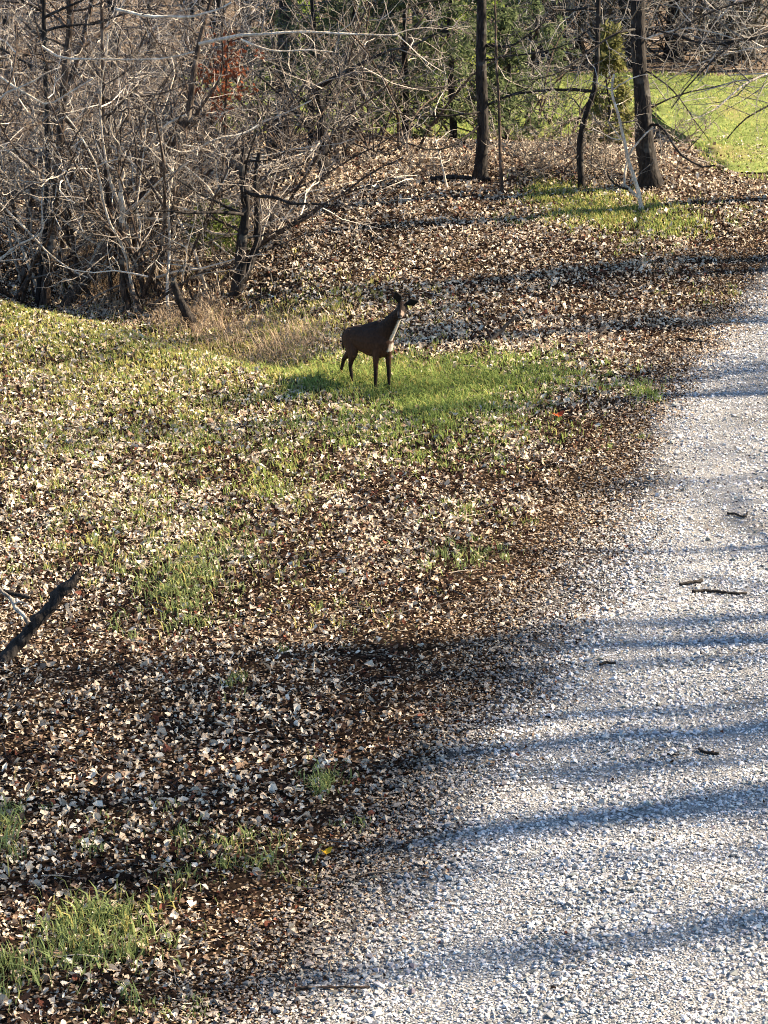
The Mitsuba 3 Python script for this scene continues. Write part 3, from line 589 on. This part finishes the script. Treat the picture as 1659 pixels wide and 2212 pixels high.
# ---------------------------------------------------------------- fallen wood
def stick(name, label, q, w0, w1, mat, cat='stick', rough=0.15, seed=3, lift=0.03, twigs=(), heights=None, group=None):
    key = name_of(name); tag(key, label, cat, group)
    def path(pts, hs):
        P = np.array([at(px, py) for px, py in pts])
        return P + np.array([0, 0, 1.0]) * (np.asarray(hs)[:, None] if hs is not None else lift)
    P = path(q, heights); y = P[:, 1].mean()
    P, R = resample(P, np.linspace(wpx(w0, y), wpx(w1, y), len(P)), 14)
    rng = np.random.default_rng(seed); P[1:-1] += rng.normal(size=(12, 3)) * R[1:-1, None] * 0.22
    if not twigs:
        scene[key] = ply(capped(P, R, 9, rough, seed), mat, smooth=True); return
    scene[name_of('stem', key)] = ply(capped(P, R, 9, rough, seed), mat, smooth=True)
    for tq, a, b, hs in twigs:
        A = path(tq, hs); A, AR = resample(A, np.linspace(wpx(a, y), wpx(b, y), len(A)), 8)
        scene[name_of('side_branch', key)] = ply(capped(A, AR, 6, rough, seed), mat, smooth=True)
# the dark limb propped up at the left edge of the view
yb = at(20, 1432)[1]
def propped(name, label, pts, w0, w1, mat, seed, y, cat='branch', K=16, sides=14, rough=0.22):
    key = name_of(name); tag(key, label, cat)
    P = [pin(px, py, y + dy) for px, py, dy in pts]
    P, R = resample(P, np.linspace(wpx(w0, y), wpx(w1, y), len(P)), K)
    scene[key] = ply(capped(P, R, sides, rough, seed), mat, smooth=True)
    return key
kl = name_of('fallen_limb'); tag(kl, 'thick dark broken limb sticking up out of the leaves at the left edge', 'branch')
P = [pin(px, py, yb + dy) for px, py, dy in [(2, 1442, -0.1), (30, 1398, 0.03), (52, 1378, 0.08), (78, 1342, 0.12), (104, 1320, 0.18), (128, 1282, 0.24), (150, 1262, 0.28), (166, 1243, 0.32)]]
P, R = resample(P, [wpx(w_, yb) for w_ in (34, 31, 27, 29, 25, 27, 24, 21)], 30)
scene[name_of('stem', kl)] = ply(capped(P, R, 16, 0.42, 71), D, smooth=True)
for i_, (dx_, dy_, w_) in enumerate([(14, -12, 9), (2, -16, 7), (19, -2, 6), (9, -20, 4)]):           # splintered end
    e = [pin(160, 1250, yb + 0.3), pin(165 + dx_ * 0.5, 1244 + dy_ * 0.5, yb + 0.32), pin(165 + dx_, 1244 + dy_, yb + 0.33)]
    scene[name_of('splinter', kl)] = ply(capped(*resample(e, [wpx(w_ * 1.4, yb), wpx(w_, yb), wpx(1.5, yb)], 5), 5, 0.3, i_), D, smooth=True)
for q_, w_ in (([(64, 1358, 0.08), (50, 1330, 0.0), (36, 1318, -0.05)], 7), ([(108, 1312, 0.18), (128, 1318, 0.1), (140, 1312, 0.05)], 4)):
    e = [pin(a_, b_, yb + c_) for a_, b_, c_ in q_]
    scene[name_of('stub', kl)] = ply(capped(*resample(e, np.linspace(wpx(w_, yb), wpx(2, yb), 3), 6), 6, 0.3, 4), D, smooth=True)
kl = name_of('fallen_branch'); tag(kl, 'pale bare branch lying against the dark broken limb', 'branch')
P = [pin(px, py, yb + dy) for px, py, dy in [(-45, 1212, 0.2), (-12, 1256, 0.12), (4, 1278, 0.1), (24, 1293, 0.05), (34, 1314, 0.0), (52, 1330, -0.05), (62, 1346, -0.1)]]
P, R = resample(P, [wpx(w_, yb) for w_ in (11, 10, 9, 10, 8, 9, 12)], 20)
scene[name_of('stem', kl)] = ply(capped(P, R, 10, 0.4, 72), 'weathered_bark', smooth=True)
e = [pin(30, 1306, yb), pin(44, 1300, yb - 0.05), pin(60, 1303, yb - 0.1)]
scene[name_of('side_branch', kl)] = ply(capped(*resample(e, [wpx(5, yb), wpx(4, yb), wpx(2, yb)], 6), 6, 0.3, 4), 'weathered_bark', smooth=True)
propped('fallen_branch', 'dark fallen branch lying level behind the pale one at the left edge', [(-40, 1262, 0.9), (0, 1275, 0.85), (40, 1285, 0.8), (65, 1292, 0.75)], 14, 8, D, 73, yb)
stick('fallen_stick', 'dark forked stick on the leaves right of the deer', [(985, 752), (1020, 750), (1055, 744), (1085, 732), (1113, 718)], 9, 7, D, heights=[0.02, 0.03, 0.06, 0.16, 0.26], twigs=[([(1062, 742), (1056, 735), (1050, 730)], 4, 2, [0.08, 0.12, 0.16])])
stick('fallen_stick', 'pale stick half buried in the grass right of the deer', [(955, 748), (990, 745), (1020, 752), (1050, 750)], 5, 3, W_, lift=0.02, seed=5)
stick('fallen_stick', 'thin curved stick beside the lane where the leaves meet the gravel', [(1440, 745), (1480, 738), (1510, 742), (1545, 747)], 6, 5, D, seed=6)
stick('fallen_stick', 'dark stick lying under the edge of the leafy slope, left of the thin curved stick', [(1220, 752), (1260, 747), (1290, 738), (1310, 728)], 6, 4, D, seed=7, heights=[0.02, 0.03, 0.08, 0.16])
stick('lane_stick', 'long thin straight stick on the gravel lane', [(1496, 1289), (1540, 1288), (1575, 1290), (1612, 1293)], 8, 6, D, seed=8, lift=0.05)
stick('lane_stick', 'short stick on the gravel just above the long straight one', [(1468, 1271), (1490, 1269), (1516, 1265)], 6, 8, D, seed=9, lift=0.05)
stick('lane_stick', 'little bent twig on the gravel at the right edge, highest of the lane sticks', [(1570, 1118), (1588, 1122), (1605, 1124), (1614, 1117)], 6, 4, D, seed=10, lift=0.05)
stick('lane_stick', 'small crooked twig on the gravel in the shade band', [(1510, 1630), (1525, 1637), (1540, 1639), (1552, 1641)], 7, 7, D, seed=11, lift=0.05)
stick('lane_stick', 'short dark twig on the left side of the gravel lane', [(1296, 1446), (1312, 1444), (1330, 1445)], 6, 6, D, seed=12, lift=0.05)
stick('lane_stick', 'small chip of wood beside the crooked twig in the shade band', [(1440, 1638), (1455, 1640), (1468, 1642)], 5, 3, D, seed=13, lift=0.05)
stick('fallen_stick', 'dark stick lying across the gravel margin low in the picture', [(880, 1804), (910, 1803), (945, 1803), (985, 1802)], 7, 4, D, seed=14, lift=0.04)
stick('fallen_stick', 'long grey stick lying in the leaves at the bottom beside the gravel', [(640, 2150), (700, 2148), (760, 2146), (800, 2144)], 8, 5, B_, seed=15, lift=0.04)
stick('fallen_branch', 'bare white branch lying on the leaves below the dark forked trunk', [(600, 452), (650, 432), (700, 420), (770, 405)], 5, 2, W_, seed=16, lift=0.12, twigs=[([(660, 430), (690, 410), (700, 395)], 3, 1.5, [0.14, 0.3, 0.45])])
stick('fallen_log', 'dark thin log lying along the foot of the crest by the straight tree', [(930, 395), (970, 392), (1010, 392), (1060, 396)], 10, 8, D, seed=17, lift=0.08)

# ---------------------------------------------------------------- grass patches (centre, half axes in pixels of the photograph, blades per m2, height, dryness)
patches = [(770, 815, 135, 34, 1500, .20, .25), (960, 850, 160, 50, 1500, .17, .12), (1100, 805, 180, 42, 650, .12, .1), (1250, 830, 130, 28, 280, .11, .15), (1390, 850, 34, 16, 900, .14, .05), (920, 890, 70, 26, 900, .15, .1),
           (660, 815, 70, 26, 600, .16, .3), (560, 760, 110, 40, 200, .16, .8), (640, 720, 120, 50, 200, .14, .6), (130, 705, 170, 22, 360, .10, .6), (330, 748, 170, 22, 360, .10, .6), (40, 668, 80, 20, 380, .12, .6), (480, 800, 110, 30, 300, .12, .55),
           (250, 900, 380, 140, 320, .10, .45), (330, 1090, 300, 90, 150, .11, .35), (150, 1180, 170, 90, 150, .11, .35), (600, 1200, 200, 120, 90, .11, .3), (420, 955, 60, 30, 350, .13, .35), (590, 1050, 60, 46, 420, .13, .3), (700, 930, 160, 60, 260, .12, .15), (620, 1000, 130, 60, 160, .12, .2), (860, 940, 160, 50, 260, .12, .15), (1060, 930, 180, 60, 300, .12, .1), (1000, 1110, 120, 30, 160, .1, .3),
           (980, 1205, 90, 26, 420, .12, .05), (1010, 1110, 40, 14, 300, .1, .3), (430, 1210, 120, 90, 330, .14, .2), (380, 1280, 90, 70, 420, .17, .12), (230, 1210, 60, 50, 200, .13, .3), (120, 960, 110, 60, 160, .1, .4), (510, 1480, 26, 30, 350, .13, .3),
           (690, 1690, 62, 36, 520, .17, .12), (770, 1795, 26, 14, 700, .1, .05), (500, 1850, 120, 52, 330, .2, .1), (400, 1900, 60, 40, 200, .18, .2), (225, 2010, 120, 60, 620, .24, .12), (170, 2070, 130, 50, 560, .24, .05), (300, 1990, 60, 40, 420, .2, .25),
           (15, 1810, 46, 60, 520, .24, .15), (10, 2130, 60, 60, 450, .26, .1), (340, 2196, 160, 26, 520, .1, .1), (260, 1800, 120, 50, 120, .14, .1), (640, 1900, 60, 26, 120, .12, .2), (800, 1340, 70, 36, 160, .1, .3), (900, 1000, 120, 60, 120, .1, .2),
           (1340, 470, 150, 30, 1300, .12, .4), (1190, 415, 60, 24, 1100, .12, .5), (1460, 492, 60, 22, 1200, .12, .3), (1270, 440, 90, 26, 1000, .12, .45), (1590, 470, 50, 20, 200, .1, .4), (1370, 530, 90, 30, 160, .1, .4), (1560, 640, 80, 30, 100, .1, .3)]
def patch_axes(p):
    c = at(p[0], p[1]); a = at(p[0] + p[2], p[1]) - c; b = (at(p[0], p[1] - p[3]) - at(p[0], p[1] + p[3])) / 2
    return c, a, b
axes = [patch_axes(p) for p in patches]
def grass_cover(x, y):
    m = np.zeros_like(x)
    for (c, a, b), p in zip(axes, patches):
        u = (x - c[0]) / np.linalg.norm(a); w = (y - c[1]) / np.linalg.norm(b[:2])
        m += np.exp(-1.6 * (u * u + w * w)) * min(p[4] / 1400, 1.0)
    return np.clip(m, 0, 1)
def blades(rng, x, y, hgt, width, c0, c1, dry, lean=0.5):
    M = len(x); base = np.stack([x, y, terrain(x, y) - 0.01], -1)
    az = rng.uniform(0, 2 * np.pi, M); d = np.stack([np.cos(az), np.sin(az), np.zeros(M)], -1)
    h = hgt * rng.uniform(0.5, 1.3, M); ln = rng.uniform(0.15, 1.0, M) * lean
    wv = np.stack([-np.sin(az + rng.normal(size=M)), np.cos(az), np.zeros(M)], -1) * (width * rng.uniform(0.7, 1.4, M))[:, None]
    m1 = base + [0, 0, 1] * (h * 0.6)[:, None] + d * (h * ln * 0.35)[:, None]
    tp = base + [0, 0, 1] * (h * (1.0 - 0.35 * ln))[:, None] + d * (h * ln * 1.1)[:, None]
    v = np.stack([base - wv, base + wv, m1 - wv * 0.8, m1 + wv * 0.8, tp], 1).reshape(-1, 3)
    f = np.arange(M)[:, None, None] * 5 + np.array([[0, 1, 3], [0, 3, 2], [2, 3, 4]])[None]
    t = rng.uniform(0, 1, (M, 1)); c = np.array(c0) * (1 - t) + np.array(c1) * t
    isdry = rng.uniform(0, 1, (M, 1)) < dry[:, None] if hasattr(dry, '__len__') else rng.uniform(0, 1, (M, 1)) < dry
    c = np.where(isdry, np.array((0.44, 0.40, 0.14)) * (0.6 + 0.6 * t), c)
    return v, f.reshape(-1, 3), np.repeat(c, 5, 0)
rng = np.random.default_rng(101)
gv = []
for (c, a, b), p in zip(axes, patches):
    la, lb_ = np.linalg.norm(a), np.linalg.norm(b[:2])
    M = int(math.pi * la * lb_ * p[4] * 0.85)
    q = rng.normal(size=(M, 2)) * 0.62
    # tufts
    nt = max(3, M // 22); tc = rng.normal(size=(nt, 2)) * 0.62
    mask = rng.uniform(size=M) < 0.6
    q[mask] = tc[rng.integers(0, nt, mask.sum())] + rng.normal(size=(mask.sum(), 2)) * 0.05 / np.array([la, lb_])
    x, y = c[0] + q[:, 0] * la, c[1] + q[:, 1] * lb_
    ok = inside(x, y) & (x < road_edge(y) + 0.1)
    x, y = x[ok], y[ok]
    gv.append(blades(rng, x, y, p[5] * (0.9 if p[1] > 1600 else 1), 0.007, *(((0.055, 0.08, 0.028), (0.33, 0.40, 0.16)) if p[1] > 1150 else ((0.06, 0.095, 0.025), (0.34, 0.43, 0.13))), p[6], 0.9 if p[5] > .15 else 0.6))
vv, ff = join([(g[0], g[1]) for g in gv])
scene['grass'] = ply((vv, ff), 'green_blade', color=np.vstack([g[2] for g in gv]))
tag('grass', 'green and yellowish grass growing in patches through the leaves', 'grass', kind='stuff')
M = 46000
x = rng.uniform(-4, 12, M); t = rng.uniform(0, 1, M); y = near(x) - 0.5 + t * (LAWN_FAR - near(x) + 0.5); ok = inside(x, y)
g = blades(rng, x[ok], y[ok], 0.10, 0.012, (0.11, 0.16, 0.04), (0.34, 0.42, 0.13), 0.2)
scene['lawn_grass'] = ply((g[0], g[1]), 'green_blade', color=g[2])
tag('lawn_grass', 'short bright green grass of the lawn by the far woods', 'grass', kind='stuff')
# orange-brown dry weeds left of the deer and in the thicket
M = 5200
q = np.array([(590, 765), (640, 745), (500, 735), (430, 700), (300, 650), (400, 690), (350, 600), (230, 620), (180, 560)])[rng.integers(0, 9, M)]
cs = {tuple(u): at(*u) for u in np.unique(q, axis=0)}
c = np.array([cs[tuple(u)] for u in q]); x, y = c[:, 0] + rng.normal(size=M) * 0.38, c[:, 1] + rng.normal(size=M) * 0.7
g = blades(rng, x, y, 0.34, 0.004, (0.14, 0.09, 0.055), (0.52, 0.42, 0.30), 0.0, 1.2)
scene['dry_weeds'] = ply((g[0], g[1]), 'dry_leaf', color=g[2])
tag('dry_weeds', 'brown withered weeds left of the deer and under the thicket', 'weeds', kind='stuff')

# ---------------------------------------------------------------- fallen leaves
def leaves(rng, x, y, size, tilt, lift):
    """Curled leaves: six outline points and a raised midrib."""
    M = len(x)
    n = norm(rng.normal(size=(M, 3)) * tilt + [0, 0, 1]); a = norm(np.cross(n, rng.normal(size=(M, 3)))); b = np.cross(n, a)
    s = size[:, None]; w = rng.uniform(0.20, 0.44, (M, 1)); fold = rng.uniform(-0.12, 0.36, (M, 1)); curl = rng.uniform(-0.28, 0.36, (M, 1))
    J = lambda: rng.uniform(0.75, 1.25, (M, 1))
    p = np.stack([x, y, terrain(x, y) + lift], -1)
    m0 = p + n * 0
    st = p - a * s * 0.5 + n * s * curl; tp = p + a * s * 0.5 * J() + n * s * curl * J()
    l1 = p - a * s * 0.2 * J() + b * s * w * J() * 0.8 + n * s * fold; l2 = p + a * s * 0.2 * J() + b * s * w * J() + n * s * (fold + curl * 0.4)
    r1 = p - a * s * 0.2 * J() - b * s * w * J() * 0.8 + n * s * fold * J(); r2 = p + a * s * 0.2 * J() - b * s * w * J() + n * s * (fold + curl * 0.4)
    V = np.stack([m0, st, l1, l2, tp, r2, r1], 1)
    zmin = V[..., 2].min(1) - (terrain(x, y) + 0.004); V[..., 2] -= np.minimum(zmin, 0)[:, None]
    f = np.arange(M)[:, None, None] * 7 + np.array([[0, 2, 1], [0, 3, 2], [0, 4, 3], [0, 5, 4], [0, 6, 5], [0, 1, 6]])[None]
    u = rng.uniform(0, 1, M)
    dark_clump = mk.fbm(np.stack([x * 1.1, y * 0.7, x * 0], -1), 3, 41)                      # noise clumps take more dark leaves, fewer of them farther off
    u = np.where((rng.uniform(size=M) < np.clip((dark_clump - 0.49) * 3.5, 0, 0.5) * np.clip((50 - y) / 10, 0.12, 1)), rng.uniform(0.40, 0.85, M), u); u = np.where((dark_clump < 0.5) & (u > 0.48) & (u < 0.82) & (y > 33) & (rng.uniform(size=M) < 0.45), u - 0.46, u); t = rng.uniform(0.6, 1.2, (M, 1))
    pal = np.array([(0.65, 0.55, 0.425), (0.55, 0.44, 0.325), (0.25, 0.175, 0.125), (0.042, 0.026, 0.020), (0.15, 0.06, 0.042), (0.72, 0.645, 0.53)])
    k = np.searchsorted(np.cumsum([0.23, 0.13, 0.12, 0.34, 0.03, 0.15]), u).clip(0, 5)
    return V, f, pal[k] * t
rng = np.random.default_rng(202)
def litter_field(n_per, y0, y1):
    area_x = lambda y: 0.155 * y + 0.6
    M = int(n_per * (y1 - y0) * 2 * area_x((y0 + y1) / 2))
    y = rng.uniform(y0, y1, M); x = rng.uniform(-1, 1, M) * area_x(y)
    ok = inside(x, y); x, y = x[ok], y[ok]
    re = road_edge(y); dx = x - re
    wob = 1.9 * (mk.fbm(np.stack([x * 0.7, y * 0.35, x * 0], -1), 3, 5) - 0.5)
    nf = 1 - 0.62 * np.clip((y - 34) / 8, 0, 1)
    pr = np.clip(0.5 - (dx + wob * nf + 0.42) / (1.7 * nf), 0.0, 1) + 0.022
    pr *= 1 - np.where(x < -1.5, 0.32, 0.55) * grass_cover(x, y)
    pr *= np.clip(0.15 + 1.45 * mk.fbm(np.stack([x * 1.9, y * 1.0, x * 0], -1), 3, 6), 0.12, 1)
    pr *= np.where(y > near(x) + 0.5 * np.sin(x * 2.3), 0.10, 1)
    k = rng.uniform(size=len(x)) < pr
    return x[k], y[k]
xs, ys = zip(*[litter_field(n, a, b) for n, a, b in [(520, 19, 32), (480, 32, 46), (390, 46, 68)]])
x, y = np.concatenate(xs), np.concatenate(ys)
size = rng.lognormal(math.log(0.054), 0.36, len(x)).clip(0.025, 0.12)
size *= 1 + 0.15 * np.clip((y - 32) / 10, 0, 1)
gm = np.clip((x - road_edge(y) + 1.2) / 1.2, 0, 1); size *= 1 - 0.45 * gm
V, f, c = leaves(rng, x, y, size, 0.60, rng.uniform(0.004, 0.055, len(x)))
M = 34000; yb_ = rng.uniform(20, 58, M); xb_ = road_edge(yb_) + rng.normal(size=M) * 0.55 * np.where(yb_ > 40, 0.5, 1) + 0.05
ok = inside(xb_, yb_) & (rng.uniform(size=M) < mk.fbm(np.stack([xb_ * 2.2, yb_ * 1.1, xb_ * 0], -1), 2, 77) * 1.2 - 0.1); xb_, yb_ = xb_[ok], yb_[ok]
V2, _, c2 = leaves(rng, xb_, yb_, rng.uniform(0.022, 0.055, len(xb_)), 0.45, rng.uniform(0.02, 0.05, len(xb_)))
V = np.concatenate([V, V2]); c = np.concatenate([c, c2 * np.array([0.85, 0.78, 0.72])]); x = np.concatenate([x, xb_]); y = np.concatenate([y, yb_]); size = np.concatenate([size, np.full(len(xb_), 0.02)])
# the largest in view are parts of the ground, each on its own; the rest is litter
order = np.argsort(-(size / np.hypot(y, H)) - 9 * 0)
vis = inside(x[order], y[order], -0.05); big = order[vis][:280]
rest = np.setdiff1d(np.arange(len(x)), big)
tri = f[0] - 0
for i_ in big:
    scene[name_of('fallen_leaf', 'ground')] = ply((V[i_], tri), 'dry_leaf', smooth=False, color=np.repeat(c[i_][None], 7, 0))
big_enough = (y[rest] < 29) & (size[rest] > 0.03)
full = rest[big_enough]; thin = rest[~big_enough]
Vr = V[full].reshape(-1, 3); fr = (np.arange(len(full))[:, None, None] * 7 + tri[None]).reshape(-1, 3)
Vt = V[thin][:, [0, 1, 3, 4, 6]].reshape(-1, 3); ft = (np.arange(len(thin))[:, None, None] * 5 + np.array([[0, 2, 1], [0, 3, 2], [0, 4, 3], [0, 1, 4]])[None]).reshape(-1, 3)
scene['leaf_litter'] = ply(join([(Vr, fr), (Vt, ft)]), 'dry_leaf', color=np.vstack([np.repeat(c[full], 7, 0), np.repeat(c[thin], 5, 0)]))
tag('leaf_litter', 'pale brown dry leaves covering the ground between road and woods', 'leaves', kind='stuff')

for (px, py), cc, lab in [((1206, 907), (0.40, 0.07, 0.03), 'single red leaf lying right of the green grass, near the gravel'), ((706, 1860), (0.62, 0.36, 0.03), 'single yellow leaf low in the picture near the gravel margin')]:
    p = at(px, py); Vo, fo, _ = leaves(np.random.default_rng(4), p[:1], p[1:2], np.array([0.19 if py < 1000 else 0.12]), 0.1, np.array([0.06]))
    k = name_of('single_leaf'); scene[k] = ply((Vo[0], fo[0]), 'dry_leaf', color=np.repeat([cc], 7, 0)); tag(k, lab, 'leaf')

rng = np.random.default_rng(505)
M = 2600; y = rng.uniform(20, 62, M); x = rng.uniform(-1, 1, M) * (0.155 * y + 0.6)
ok = inside(x, y) & (rng.uniform(size=M) < np.where(x > road_edge(y) + 0.6, 0.12, 1)); x, y = x[ok], y[ok]; M = len(x)
az = rng.uniform(0, np.pi, M); d = np.stack([np.cos(az), np.sin(az), rng.normal(size=M) * 0.12], -1)
Lq = rng.lognormal(math.log(0.22), 0.5, M).clip(0.08, 0.8)
P = np.stack([x, y, terrain(x, y) + 0.05], -1)[:, None] + (np.linspace(-0.5, 0.5, 4)[None, :, None] * Lq[:, None, None]) * d[:, None] + rng.normal(size=(M, 4, 3)) * 0.012
tv, tf = tubes(P, rng.uniform(0.003, 0.008, (M, 1)) * np.linspace(1, 0.5, 4)[None], 4)
scene['twig_litter'] = ply((tv, tf), 'twig_wood', smooth=True, color=wood_color(rng, M, 16, (0.03, 0.022, 0.018), (0.42, 0.36, 0.29)))
tag('twig_litter', 'small broken twigs strewn over the leaves and the lane', 'twigs', kind='stuff')

# ---------------------------------------------------------------- gravel
OCT = np.array([[1, 0, 0], [-1, 0, 0], [0, 1, 0], [0, -1, 0], [0, 0, 1], [0, 0, -1.0]])
OF = np.array([[0, 2, 4], [2, 1, 4], [1, 3, 4], [3, 0, 4], [2, 0, 5], [1, 2, 5], [3, 1, 5], [0, 3, 5]])
def stones(rng, x, y, size):
    M = len(x)
    q = norm(rng.normal(size=(M, 4))); w, a, b, c = q.T
    Rm = np.stack([1 - 2 * (b * b + c * c), 2 * (a * b - c * w), 2 * (a * c + b * w), 2 * (a * b + c * w), 1 - 2 * (a * a + c * c), 2 * (b * c - a * w), 2 * (a * c - b * w), 2 * (b * c + a * w), 1 - 2 * (a * a + b * b)], -1).reshape(M, 3, 3)
    v = OCT[None] * rng.uniform(0.6, 1.25, (M, 6, 1)) + rng.normal(size=(M, 6, 3)) * 0.16
    v = np.einsum('mij,mkj->mki', Rm, v) * size[:, None, None] * np.array([1.15, 1.15, 0.75])
    v += np.stack([x, y, terrain(x, y) + 0.022 + size * rng.uniform(0.05, 0.65, M)], -1)[:, None]
    g = rng.uniform(0.24, 0.62, (M, 1)) * np.where(rng.uniform(size=(M, 1)) < 0.12, 0.4, 1)
    return v, g * np.array([[0.98, 0.99, 1.01]]) + rng.normal(size=(M, 3)) * 0.008
rng = np.random.default_rng(303)
X, Y = [], []
for n, a, b in [(1000, 19, 27), (720, 27, 36), (400, 36, 50), (200, 50, 60)]:
    M = int(n * (b - a) * 6.4); y = rng.uniform(a, b, M); u = rng.uniform(-1.2, RW, M); x = road_edge(y) + u
    pr = np.clip((u + 0.9 + 0.6 * (mk.fbm(np.stack([x, y * 0.5, x * 0], -1), 2, 9) - 0.5)) / 1.0, 0, 1)
    ok = inside(x, y) & (rng.uniform(size=M) < pr); X.append(x[ok]); Y.append(y[ok])
x, y = np.concatenate(X), np.concatenate(Y)
size = rng.lognormal(math.log(0.0148), 0.38, len(x)).clip(0.007, 0.042)
v, c = stones(rng, x, y, size)
nf = 1 - 0.6 * np.clip((y - 34) / 8, 0, 1)
dirt = np.clip(1 - (x - road_edge(y) + 0.3 - 0.9 * nf * (mk.fbm(np.stack([x * 0.8, y * 0.5, x * 0], -1), 3, 21) - 0.4)) / (1.1 * nf), 0, 1)[:, None]     # trodden-in soil at the margin
c = c * (1 - dirt) + c * np.array([0.42, 0.36, 0.30]) * dirt
uu = x - road_edge(y) + 0.25 * np.sin(y * 0.5)
track = (np.exp(-((uu - 1.35) / 0.33) ** 2) + np.exp(-((uu - 3.1) / 0.33) ** 2))[:, None]                     # wheel tracks, rolled paler
dust = mk.fbm(np.stack([x * 0.9, y * 0.45, x * 0], -1), 3, 31)[:, None]
c = c * (0.90 + 0.14 * track + 0.45 * (dust - 0.5)) * (1 + np.array([0.03, 0.0, -0.04]) * (dust - 0.5) * 4)
size = size * (1 - 0.25 * track[:, 0]); v, _ = stones(np.random.default_rng(304), x, y, size)
order = np.argsort(-size / np.hypot(y, H)); order = order[inside(x[order], y[order], -0.05)][:280]
for i_ in order:
    scene[name_of('stone', 'road')] = ply((v[i_], OF), 'stone', color=np.repeat(np.clip(c[i_][None], 0, 1), 6, 0))
rest = np.setdiff1d(np.arange(len(x)), order)
scene['road__gravel'] = ply((v[rest].reshape(-1, 3), (np.arange(len(rest))[:, None, None] * 6 + OF[None]).reshape(-1, 3)), 'stone', color=np.repeat(np.clip(c[rest], 0, 1), 6, 0))
labels['road__gravel'] = {'kind': 'stuff', 'label': 'loose crushed stone of the lane'}
import os
if os.environ.get('COUNT'):
    tot = {}
    for k_, d_ in scene.items():
        if d_.get('type') == 'ply': q = k_.split('_')[0] + '_' + (k_.split('__')[1].split('_')[0] if '__' in k_ else ''); tot[q] = tot.get(q, 0) + len(mk.WRITTEN[d_['filename']][1])
    print(sorted(tot.items(), key=lambda z: -z[1])[:20], sum(tot.values()), len(scene))
